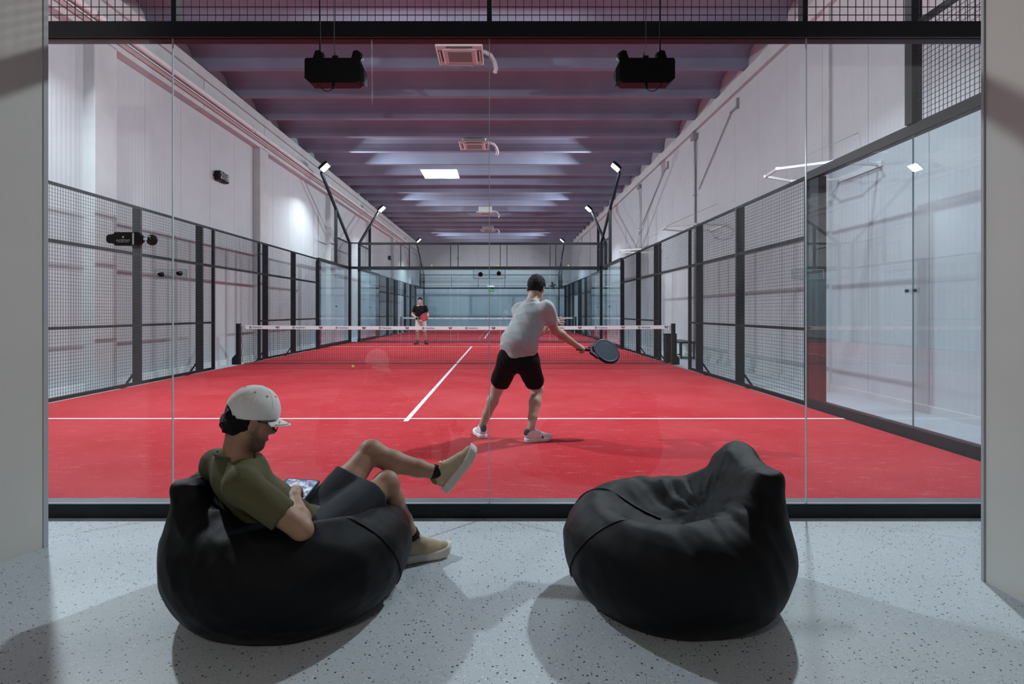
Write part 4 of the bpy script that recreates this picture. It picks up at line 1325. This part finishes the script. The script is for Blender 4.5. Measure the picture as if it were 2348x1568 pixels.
# ---------------- man sitting in the bean bag
def Wd(X, D, Z): return arr((X, CY+D, Z))
t = empty("person", (0.24, CY+2.6, FLOOR_Z), "man in a white cap and olive shirt sitting in the bean bag with a tablet", "person")
N = Wd(-0.055, 2.465, 0.605); H = Wd(0.022, 2.485, 0.772)
fh = (0.74, 0.62, -0.34); uh = (0.30, 0.12, 0.95)
Rs, Re, Rw = Wd(0.058, 2.312, 0.545), Wd(0.298, 2.300, 0.372), Wd(0.192, 2.50, 0.438)
Ls, Le, Lw = Wd(-0.185, 2.61, 0.55), Wd(-0.085, 2.83, 0.36), Wd(0.020, 2.80, 0.405)
pel = Wd(0.235, 2.60, 0.225)
rh, rk, ra = Wd(0.285, 2.53, 0.235), arr(px(886, 1108, 2.86)), arr(px(944, 1226, 3.05))
lh, lk, la = Wd(0.225, 2.70, 0.255), arr(px(850, 1036, 2.98)), arr(px(1006, 1085, 3.08))
bdir = nrm(N-pel); fwd = nrm(arr((0.72, 0.69, 0))); rgt = arr((0.69, -0.72, 0))
F = Field()
ha, hb, hc = add_head(F, H, fh, uh, N+bdir*(-0.02))
F.cone(pel+bdir*0.10-fwd*0.03, pel+bdir*0.36-fwd*0.04, 0.088, 0.086, 0.05, side=rgt, w=1.1)
F.cone(Rs, N-bdir*0.02, 0.050, 0.055, 0.03); F.cone(Ls, N-bdir*0.02, 0.050, 0.055, 0.03)
F.ell(pel, (0.15, 0.12, 0.11), None, 0.04)
TA, TB, TC = arr(px(659, 1096, 2.80)), arr(px(733, 1101, 2.80)), arr(px(698, 1144, 2.61))
tu = nrm(TB-TA); tv = nrm(TB-TC); tn = nrm(np.cross(tu, tv))
Lw = TA-tu*0.075-tn*0.026-tv*0.045
arm(F, Rs, Re, Rw); arm(F, Ls, Le, Lw)
add_hand(F, Rw, arr(px(666, 1112, 2.70))-Rw+tn*0.030, -tn*0.9+tu*0.35, arr((-0.9, 0.2, 0.2)), (0.55, 0.75, 0.8, 0.85), 0.4)
add_hand(F, Lw, tu, tn, -tv, (0.06, 0.06, 0.08, 0.1), 0.55)
leg(F, rh, rk, ra, 1.0, fwd); leg(F, lh, lk, la, 1.0, (0.0, 0.1, 1))
v, q = F.mesh(0.0052); body = fast_mesh("body", v, q, M['skin1'], t)
head_details(H, ha, hb, hc, t, M['hair'])
def stubble(m_, org, H, ha, hc):
    """dark beard growth round the jaw, as pigment of the skin"""
    global nt, tc
    nt = m_.node_tree; b_ = nt.nodes["Principled BSDF"]; tc = nt.nodes.new("ShaderNodeTexCoord")
    sb = nt.nodes.new("ShaderNodeVectorMath"); sb.operation = 'SUBTRACT'; sb.inputs[1].default_value = tuple(H-org)
    nt.links.new(tc.outputs["Object"], sb.inputs[0])
    def dot(v_):
        d_ = nt.nodes.new("ShaderNodeVectorMath"); d_.operation = 'DOT_PRODUCT'; d_.inputs[1].default_value = tuple(v_)
        nt.links.new(sb.outputs[0], d_.inputs[0]); return d_.outputs["Value"]
    f1 = ramp(dot(hc+ha*0.30), -0.022, -0.052); f2 = ramp(dot(ha+hc*0.12), -0.030, 0.006); f3 = ramp(dot(hc), -0.150, -0.118)
    f4 = ramp(noise(240, 3), 0.30, 0.55)
    fac = mul(mul(mul(f1, f2), mul(f3, f4)), 0.88)
    src = b_.inputs["Base Color"].links[0].from_socket
    nt.links.new(mixc(fac, src, (0.028, 0.017, 0.013)), b_.inputs["Base Color"])
stubble(M['skin1'], arr((0.24, CY+2.6, FLOOR_Z)), H, ha, hc)
# shirt
F = Field()
F.cone(pel+bdir*0.03-fwd*0.02, pel+bdir*0.20-fwd*0.045, 0.118, 0.110, 0.05, side=rgt, w=1.08)
F.cone(pel+bdir*0.20-fwd*0.045, pel+bdir*0.40-fwd*0.035, 0.110, 0.106, 0.05, side=rgt, w=1.20)
F.cone(N-bdir*0.055, Rs+arr((0,0,-0.012)), 0.078, 0.066, 0.05); F.cone(N-bdir*0.055, Ls+arr((0,0,-0.012)), 0.078, 0.066, 0.05)
F.cone(N-bdir*0.01, N-bdir*0.09, 0.070, 0.090, 0.03)
cuffR = Rs*0.30+Re*0.70; F.cone(Rs, cuffR+(Re-Rs)*0.06, 0.070, 0.066, 0.03)
cuffL = Ls*0.30+Le*0.70; F.cone(Ls, cuffL, 0.070, 0.066, 0.03)
F.cone(pel+fwd*0.07+rgt*0.05+arr((0,0,0.045)), pel+fwd*0.05-rgt*0.08+arr((0,0,0.055)), 0.072, 0.072, 0.05)
dR = nrm(Re-Rs)
def sleeve_cut(P):
    d = (P-cuffR)@dR
    rad = np.linalg.norm((P-cuffR)-d[..., None]*dR, axis=-1)
    return np.where((rad < 0.11) & (((P-Rs)@dR) > 0.07) & (((P-pel)@rgt) > 0.10), d, -1.0)
F.post.append(('max', sleeve_cut))
nk = nrm(arr(H)-hc*0.075-ha*0.022-N)
neck_cut(F, N+nk*0.020, nrm(nk+fwd*0.25), 0.100)
wr = wrinkle(21, 38, 0.0065, (0.5, 0.3, 0.8)); wr2 = wrinkle(5, 20, 0.008)
low = lambda P: np.clip((0.42-P[..., 2])/0.15, 0.25, 1.5)
F.disp(lambda P: (wr(P)+wr2(P))*low(P)*1.5)
v, q = F.mesh(0.006); sh_ = fast_mesh("shirt", v, q, M['olive'], t)
cr = [N+nk*0.018+(hb*math.cos(a)*0.066+nrm(np.cross(nk, hb))*math.sin(a)*0.070) for a in [i*math.pi/14 for i in range(28)]]
MB().tube([tuple(p_-fwd*0.0) for p_ in cr], 0.0085, 7, closed=True).build("collar", M['olive'], sh_, smooth=True)
# shorts
F = Field()
rhem = rh*0.22+rk*0.78; lhem = lh*0.40+lk*0.60
F.ell(pel, (0.165, 0.145, 0.12), None, 0.04)
F.cone(rh, rhem, 0.108, 0.094, 0.04); F.cone(lh, lhem+(lk-lh)*0.04, 0.106, 0.086, 0.04)
for hem, k_, h_ in ((rhem, rk, rh), (lhem, lk, lh)):
    dd = nrm(k_-h_)
    F.post.append(('max', lambda P, hem=hem, dd=dd, k_=k_: np.where(np.linalg.norm(P-k_, axis=-1) < 0.26, np.where(np.linalg.norm((P-hem)-((P-hem)@dd)[..., None]*dd, axis=-1) < 0.13, (P-hem)@dd, -1.0), -1.0)))
sw = wrinkle(31, 26, 0.006, (0.2, 0.2, 1)); F.disp(sw)
v, q = F.mesh(0.006); fast_mesh("shorts", v, q, M['charcoal'], t)
# cap
R3 = np.array((ha, hb, hc))
cc = H+hc*0.036-ha*0.006
F = Field().ell(cc, (0.113, 0.091, 0.108), R3, 0.0)
F.ell(cc-ha*0.108-hc*0.040, (0.05, 0.045, 0.038), R3, 0.008, 's')
F.cut(H+hc*0.014, -nrm(hc-ha*0.20))
F.disp(wrinkle(2, 30, 0.0022))
v, q = F.mesh(0.0045); cap = fast_mesh("cap", v, q, M['cap'], t)
bv = []; bf = []
nb, mbk = 17, 7
for j in range(mbk):
    for i in range(nb):
        an = math.radians(-62+124*i/(nb-1))
        r0 = 0.102; ext = 0.072*(math.cos(an*1.2)**0.6 if abs(an*1.2) < 1.5 else 0)
        rr_ = r0+ext*j/(mbk-1)
        lat = math.sin(an)*(0.088+0.006*j/(mbk-1))
        p_ = cc+ha*(math.cos(an)*rr_)+hb*lat+hc*(-0.006-0.012*(j/(mbk-1))-0.018*(math.sin(an))**2)
        bv.append(p_)
n1 = len(bv)
bv += [p_-hc*0.004 for p_ in bv]
for j in range(mbk-1):
    for i in range(nb-1):
        a_ = j*nb+i
        bf.append((a_, a_+1, a_+nb+1, a_+nb)); bf.append((n1+a_+nb, n1+a_+nb+1, n1+a_+1, n1+a_))
for i in range(nb-1):
    a_ = (mbk-1)*nb+i; bf.append((a_, a_+1, n1+a_+1, n1+a_)); bf.append((i+1, i, n1+i, n1+i+1))
for j in range(mbk-1):
    a_ = j*nb; bf.append((a_+nb, a_, n1+a_, n1+a_+nb)); a_ = j*nb+nb-1; bf.append((a_, a_+nb, n1+a_+nb, n1+a_))
brim = mesh_obj("brim", bv, bf, M['cap'], cap, smooth=True, shade_angle=50)
MB().tube([tuple(bv[(mbk-2)*nb+i]+hc*0.0015) for i in range(1, nb-1)], 0.0014, 5).build("brim_piping", M['orange'], cap)
MB().lathe(Vector(cc+hc*0.104), Vector(hc), [(0, 0.009), (0.004, 0.008), (0.007, 0.0)], 12).build("button", M['cap'], cap, smooth=True)
from mathutils.bvhtree import BVHTree
bvc = BVHTree.FromPolygons([tuple(p_) for p_ in v.tolist()], q.tolist())
for an in (35, 80, 128, 180, -35, -80, -128):
    d_ = ha*math.cos(math.radians(an))*0.62+hb*math.sin(math.radians(an))*0.62+hc*0.78
    hit = bvc.ray_cast(Vector(cc+d_*0.3), -Vector(d_))
    if hit[0]: MB().disc(hit[0], hit[1], 0.0042, 0.0016, 10).build("eyelet", M['orange'], cap)
for an in (0, 60, 120, 180, 240, 300):
    pts = []
    for i in range(12):
        e_ = math.radians(18+70*i/11); a_ = math.radians(an)
        d_ = ha*math.cos(a_)*math.cos(e_)+hb*math.sin(a_)*math.cos(e_)+hc*math.sin(e_)
        hit = bvc.ray_cast(Vector(cc+d_*0.3), -Vector(d_))
        if hit[0] and (hit[0]-Vector(cc)).length > 0.085: pts.append(hit[0])
    if len(pts) > 3: MB().tube(pts, 0.0013, 5).build("panel_seam", M['cap'], cap)
# hair under the cap, beard, glasses
F = Field().ell(H+hc*0.014-ha*0.012, (0.101, 0.081, 0.094), R3, 0.0)
F.ell(H-ha*0.080-hc*0.024, (0.034, 0.056, 0.036), R3, 0.03)
F.cone(H-ha*0.075-hc*0.045-hb*0.03, H-ha*0.075-hc*0.045+hb*0.03, 0.030, 0.030, 0.03)
F.post.append(('max', lambda P: (P-(H-ha*0.004))@nrm(ha+hc*0.10))); F.cut(H-hc*0.085, -hc); F.cut(H+hc*0.088-ha*0.09, nrm(hc+ha*0.10))
F.disp(wrinkle(77, 80, 0.009))
v, q = F.mesh(0.005); fast_mesh("hair", v, q, M['hair'], t)
gl = empty("glasses", tuple(H), parent=t)
for s in (-1, 1):
    cg_ = H+ha*0.103+hb*s*0.033+hc*0.0
    pts = [cg_+hb*(0.026*math.copysign(abs(math.cos(a))**0.6, math.cos(a)))+hc*(0.021*math.copysign(abs(math.sin(a))**0.6, math.sin(a)))-ha*0.008*abs(math.cos(a)) for a in [i*math.pi/12 for i in range(24)]]
    MB().tube([tuple(p_) for p_ in pts], 0.0022, 6, closed=True).build("rim", M['black'], gl, smooth=True)
    MB().tube([tuple(cg_+hb*s*0.027+hc*0.010-ha*0.008), tuple(H+ha*0.03+hb*s*0.080+hc*0.010), tuple(H-ha*0.02+hb*s*0.082+hc*0.010)], 0.0020, 6).build("temple", M['black'], gl)
MB().tube([tuple(H+ha*0.103-hb*0.008+hc*0.006), tuple(H+ha*0.107+hc*0.009), tuple(H+ha*0.103+hb*0.008+hc*0.006)], 0.002, 6).build("bridge", M['black'], gl)
# socks and shoes
def sock(an, knee_, t, top=0.075):
    d = nrm(knee_-an); F = Field().cone(an-d*0.03, an+d*top, 0.040, 0.0395, 0.0); F.cut(an+d*top*0.85, d)
    v, q = F.mesh(0.005); fast_mesh("sock", v, q, M['sock'], t)
sock(ra, rk, t, 0.03); sock(la, lk, t, 0.045)
td = nrm(arr((0.90, 0.42, 0)))
shoe(arr((ra[0], ra[1], FLOOR_Z))-td*0.066, td, (0, 0, 1), M['shoe_beige'], M['sole_white'], t, 0.29, tab=M['shoe_brown'], lace=M['sole_white'], thick=0.040)
tl = nrm(arr((0.62, 0.22, 0.75))); ul = nrm(arr((-0.78, 0.10, 0.62)))
ul = nrm(ul-tl*(ul@tl))
shoe(la-ul*0.105-tl*0.055, tl, ul, M['shoe_beige'], M['sole_white'], t, 0.29, tab=M['shoe_brown'], lace=M['sole_white'], thick=0.040)

# tablet held in both hands
m_, nt, b = new_mat("tablet_screen"); tc = nt.nodes.new("ShaderNodeTexCoord")
c_ = mixc(ramp(noise(26, 4), 0.42, 0.60), (0.06, 0.13, 0.30), (0.62, 0.66, 0.72))
c_ = mixc(mul(ramp(noise(40, 3), 0.58, 0.66), 0.7), c_, (0.45, 0.12, 0.40))
c_ = mixc(mul(ramp(noise(33, 3, mapping(1, 1.3, 1, 1.0)), 0.56, 0.66), 0.6), c_, (0.25, 0.45, 0.40))
nt.links.new(c_, b.inputs["Base Color"]); nt.links.new(c_, b.inputs["Emission Color"]); b.inputs["Emission Strength"].default_value = 0.55
b.inputs["Roughness"].default_value = 0.08
M['screen'] = m_
tb_ = empty("tablet", tuple((TA+TC)/2), "tablet with a bright colourful screen held by the seated man", "tablet")
o3 = Vector(TA); u3 = Vector(tu); v3 = -Vector(tv); n3 = Vector(tn)
Lx, Ly = 0.158, 0.205
def rr(x0, x1, y0, y1, r, n=4):
    o_ = []
    for cx_, cy_, a0 in ((x1-r, y1-r, 0), (x0+r, y1-r, 90), (x0+r, y0+r, 180), (x1-r, y0+r, 270)):
        for i in range(n+1):
            a_ = math.radians(a0+90*i/n); o_.append((cx_+r*math.cos(a_), cy_+r*math.sin(a_)))
    return o_
MB().prism(rr(0, Lx, 0, Ly, 0.012), o3-n3*0.008, u3, v3, n3, 0.008).build("case", M['black'], tb_)
MB().prism(rr(0.007, Lx-0.007, 0.007, Ly-0.007, 0.006), o3+n3*0.0002, u3, v3, n3, 0.0004).build("screen", M['screen'], tb_)

# ---------------- player hitting the ball
t = empty("person", (1.25, CY+5.6, 0.0), "player in a grey shirt and black shorts seen from behind, reaching for the ball", "person")
H = arr(px(1230, 661, 5.66)); N = arr(px(1219, 694, 5.56))
fwd = nrm(arr((0.60, 0.80, 0))); rgt = arr((0.80, -0.60, 0))
Rs, Ls = N+rgt*0.165+arr((0.0, 0, -0.055)), N-rgt*0.135+arr((0, 0, -0.065))
Re, Rw = arr(px(1272, 757, 5.60)), arr(px(1322, 792, 5.74))
Le, Lw = arr(px(1228, 768, 5.92)), arr(px(1262, 742, 5.98))
pel = arr(px(1188, 824, 5.50)); wst = arr(px(1190, 785, 5.49))
rh, lh = pel+arr((0.085, -0.02, -0.02)), pel+arr((-0.085, 0.03, -0.02))
rk, ra = arr(px(1232, 893, 5.74)), arr(px(1217, 983, 5.54))
lk, la = arr(px(1139, 893, 5.80)), arr(px(1106, 975, 5.74))
F = Field()
ha, hb, hc = add_head(F, H, (0.42, 0.88, -0.20), (0.10, 0.05, 1), N-arr((0, 0, 0.02)), 0.058)
F.cone(pel, wst, 0.115, 0.115, 0.04, side=rgt, w=1.25); F.cone(wst, N-arr((0, 0, 0.10)), 0.115, 0.11, 0.05, side=rgt, w=1.35)
F.cone(Rs, N-arr((0,0,0.045)), 0.048, 0.05, 0.03); F.cone(Ls, N-arr((0,0,0.045)), 0.048, 0.05, 0.03)
arm(F, Rs, Re, Rw); arm(F, Ls, Le, Lw)
rdir = nrm(arr((0.93, 0.30, -0.10)))
add_hand(F, Rw, rdir*0.45+nrm(Rw-Re)*0.6, (0.1, 0.55, -0.8), (0.5, 0.1, 0.8), (1.0, 1.05, 1.05, 1.1), 0.7)
add_hand(F, Lw, (0.85, 0.15, 0.25), (0.1, 0.8, -0.5), (0.1, 0.5, 0.8), (0.2, 0.18, 0.2, 0.25), 0.1, spread=0.25)
leg(F, rh, rk, ra, 1.0, (0.2, 1, 0)); leg(F, lh, lk, la, 1.0, (-0.2, 1, 0))
v, q = F.mesh(0.0065); fast_mesh("body", v, q, M['skin2'], t)
head_details(H, ha, hb, hc, t, M['hair2'])
R3 = np.array((ha, hb, hc))
F = Field().ell(H+hc*0.034-ha*0.012, (0.106, 0.086, 0.103), R3, 0.0)
F.cut(H+ha*0.060+hc*0.03, nrm(ha-hc*0.75)); F.cut(H-hc*0.052, -hc)
F.post.append(('max', lambda P: np.where(((P-H)@hc) < 0.02, (P-(H-ha*0.022))@ha, -1)))
F.disp(wrinkle(8, 90, 0.004))
v, q = F.mesh(0.005); fast_mesh("hair", v, q, M['hair2'], t)
F = Field()
F.cone(pel+arr((0, 0, 0.05)), wst, 0.152, 0.140, 0.05, side=rgt, w=1.18); F.cone(wst, N-arr((0.01, 0, 0.14)), 0.140, 0.130, 0.05, side=rgt, w=1.32)
F.cone(N-arr((0, 0, 0.075)), Rs, 0.080, 0.070, 0.05); F.cone(N-arr((0, 0, 0.075)), Ls, 0.080, 0.070, 0.05)
F.cone(N+arr((0, 0, 0.01)), N-arr((0, 0, 0.10)), 0.068, 0.095, 0.04)
dR = nrm(Re-Rs); cR = Rs*0.42+Re*0.58; F.cone(Rs, cR, 0.072, 0.072, 0.03)
dL = nrm(Le-Ls); cL = Ls*0.42+Le*0.58; F.cone(Ls, cL, 0.072, 0.068, 0.03)
F.post.append(('max', lambda P: np.where(np.linalg.norm((P-cR)-((P-cR)@dR)[..., None]*dR, axis=-1) < 0.10, np.where(((P-wst)@rgt) > 0.16, (P-cR)@dR, -1), -1)))
F.cut(pel+arr((0, 0, 0.028)), (0.08, 0, -1)); neck_cut(F, N+arr((0, 0, 0.030)), nrm(arr((0.05, 0.15, 1))), 0.105)
w1 = wrinkle(14, 24, 0.008, (0.6, 0.2, 0.9)); F.disp(w1)
v, q = F.mesh(0.007); fast_mesh("shirt", v, q, M['greyshirt'], t)
F = Field().cone(pel+arr((-0.03, 0, 0.02)), pel+arr((0.03, 0, 0.02)), 0.138, 0.138, 0.05, side=(1, 0, 0), w=1.1)
for h_, k_ in ((rh, rk), (lh, lk)):
    hem = h_*0.27+k_*0.73; F.cone(h_, hem, 0.112, 0.098, 0.05)
    F.post.append(('max', lambda P, hem=hem, dd=nrm(k_-h_), k_=k_: np.where(np.linalg.norm(P-k_, axis=-1) < 0.22, (P-hem)@dd, -1.0)))
F.disp(wrinkle(3, 22, 0.006))
v, q = F.mesh(0.007); fast_mesh("shorts", v, q, M['blackcloth'], t)
td = nrm(arr((0.95, 0.32, 0)))
shoe(arr((ra[0], ra[1], 0.0))-td*0.066, td, (0, 0, 1), M['shoe_white'], M['shoe_white'], t, 0.29, tab=M['print_dark'], lace=M['shoe_white'], thick=0.03, emblem=M['print_dark'])
td = nrm(arr((-0.30, 0.95, 0)))
shoe(arr((la[0], la[1], 0.0))-td*0.066, td, (0, 0, 1), M['shoe_white'], M['shoe_white'], t, 0.29, tab=M['print_dark'], lace=M['shoe_white'], thick=0.03)
M['rk_blue'] = mat("blue_racket_face", (0.010, 0.024, 0.050), 0.6, 0, 0.2, var=0.3, vscale=14)
M['rk_navy'] = mat("navy_racket_frame", (0.008, 0.012, 0.032), 0.5, 0, 0.25)
M['rk_red'] = mat("red_racket_face", (0.42, 0.02, 0.03), 0.45, var=0.4, vscale=20)
M['rk_dark'] = mat("dark_red_frame", (0.16, 0.012, 0.018), 0.4)
racket(Rw+nrm(rdir*0.45+nrm(Rw-Re)*0.6)*0.085+arr((0, 0.02, -0.012)), rdir, (0.25, -0.75, 0.6), M['rk_blue'], M['rk_navy'], "dark blue padel racket in the hand of the grey shirted player", off=0.055)

# ---------------- far player
X0, Y0 = -2.01, 8.45
def Pq(x, y, z): return arr((X0+x, Y0+y, z))
t = empty("person", (X0, Y0, 0.0), "player in a black shirt and pale shorts facing the lens beyond the net", "person")
H = Pq(0.0, -0.03, 1.635); N = Pq(0, 0, 1.45)
Rs, Re, Rw = Pq(-0.185, 0, 1.40), Pq(-0.305, 0.03, 1.13), Pq(-0.135, -0.17, 1.015)
Ls, Le, Lw = Pq(0.185, 0, 1.40), Pq(0.285, 0.04, 1.13), Pq(0.275, -0.13, 0.99)
pel = Pq(0.02, 0, 0.93); rgt = arr((1, 0, 0))
rh, rk, ra = Pq(-0.07, 0, 0.90), Pq(-0.10, -0.05, 0.49), Pq(-0.11, 0.0, 0.10)
lh, lk, la = Pq(0.11, 0, 0.90), Pq(0.17, -0.03, 0.49), Pq(0.19, 0.06, 0.10)
F = Field()
ha, hb, hc = add_head(F, H, (0.05, -1, -0.06), (0, 0, 1), N-arr((0, 0, 0.02)))
F.cone(pel, Pq(0, 0, 1.32), 0.11, 0.11, 0.04, side=rgt, w=1.4); F.cone(Rs, N, 0.05, 0.055, 0.03); F.cone(Ls, N, 0.05, 0.055, 0.03)
arm(F, Rs, Re, Rw); arm(F, Ls, Le, Lw)
add_hand(F, Rw, (0.9, -0.25, 0.05), (0.1, -0.5, -0.6), (0.2, -0.5, 0.8), (1.0, 1.0, 1.0, 1.0), 0.6)
add_hand(F, Lw, (-0.5, -0.7, 0.1), (-0.5, 0.6, 0), (0, -0.2, 0.9), (0.5, 0.5, 0.5, 0.5), 0.3)
leg(F, rh, rk, ra, 1.0, (0, -1, 0)); leg(F, lh, lk, la, 1.0, (0, -1, 0))
v, q = F.mesh(0.0078); fast_mesh("body", v, q, M['skin3'], t)
head_details(H, ha, hb, hc, t, M['hair'])
R3 = np.array((ha, hb, hc))
F = Field().ell(H+hc*0.046-ha*0.010, (0.108, 0.088, 0.100), R3, 0.0)
F.cut(H+ha*0.055+hc*0.04, nrm(ha-hc*0.95)); F.cut(H-hc*0.045, -hc)
F.post.append(('max', lambda P: np.where(((P-H)@hc) < 0.025, (P-(H-ha*0.018))@ha, -1)))
v, q = F.mesh(0.006); fast_mesh("hair", v, q, M['hair'], t)
F = Field().cone(pel+arr((-0.02, 0, 0.02)), Pq(0, 0, 1.31), 0.130, 0.128, 0.05, side=rgt, w=1.36)
for s_, e_ in ((Rs, Re), (Ls, Le)):
    cuf = s_*0.35+e_*0.65; dd = nrm(e_-s_)
    F.cone(N-arr((0, 0, 0.08)), s_, 0.08, 0.068, 0.05); F.cone(s_, cuf, 0.070, 0.072, 0.03)
    F.post.append(('max', lambda P, cuf=cuf, dd=dd, e_=e_: np.where(np.linalg.norm(P-e_, axis=-1) < 0.15, (P-cuf)@dd, -1)))
F.cut(pel+arr((0, 0, -0.01)), (0, 0, -1)); F.cone(N+arr((0, 0, 0.005)), N-arr((0, 0, 0.10)), 0.066, 0.09, 0.04); neck_cut(F, N+arr((0, 0, 0.024)), nrm(arr((0, -0.15, 1))), 0.10); F.disp(wrinkle(4, 20, 0.006))
v, q = F.mesh(0.008); sh_ = fast_mesh("shirt", v, q, M['blackcloth'], t)
MB().box(X0+0.06, X0+0.10, Y0-0.141, Y0-0.137, 1.272, 1.284).build("chest_print", M['print_red'], sh_)
F = Field().cone(pel+arr((-0.03, 0, -0.03)), pel+arr((0.03, 0, -0.03)), 0.135, 0.135, 0.05, side=rgt, w=1.15)
for h_, k_ in ((rh, rk), (lh, lk)):
    hem = h_*0.25+k_*0.75; F.cone(h_, hem, 0.108, 0.100, 0.04)
    F.post.append(('max', lambda P, hem=hem, dd=nrm(k_-h_), k_=k_: np.where(np.linalg.norm(P-k_, axis=-1) < 0.20, (P-hem)@dd, -1.0)))
v, q = F.mesh(0.008); fast_mesh("shorts", v, q, M['pale_short'], t)
sock(ra, rk, t, 0.06); sock(la, lk, t, 0.06)
td = nrm(arr((-0.45, -0.9, 0)))
shoe(arr((ra[0], ra[1], 0.0))-td*0.066, td, (0, 0, 1), M['shoe_dark'], M['shoe_dark'], t, 0.28)
td = nrm(arr((0.50, -0.85, 0)))
shoe(arr((la[0], la[1], 0.0))-td*0.066, td, (0, 0, 1), M['shoe_dark'], M['shoe_dark'], t, 0.28)
racket(Rw+arr((0.075, -0.040, -0.012)), (0.95, -0.20, 0.10), (0.1, -0.95, 0.2), M['rk_red'], M['rk_dark'], "red padel racket held by the far player", off=0.06)
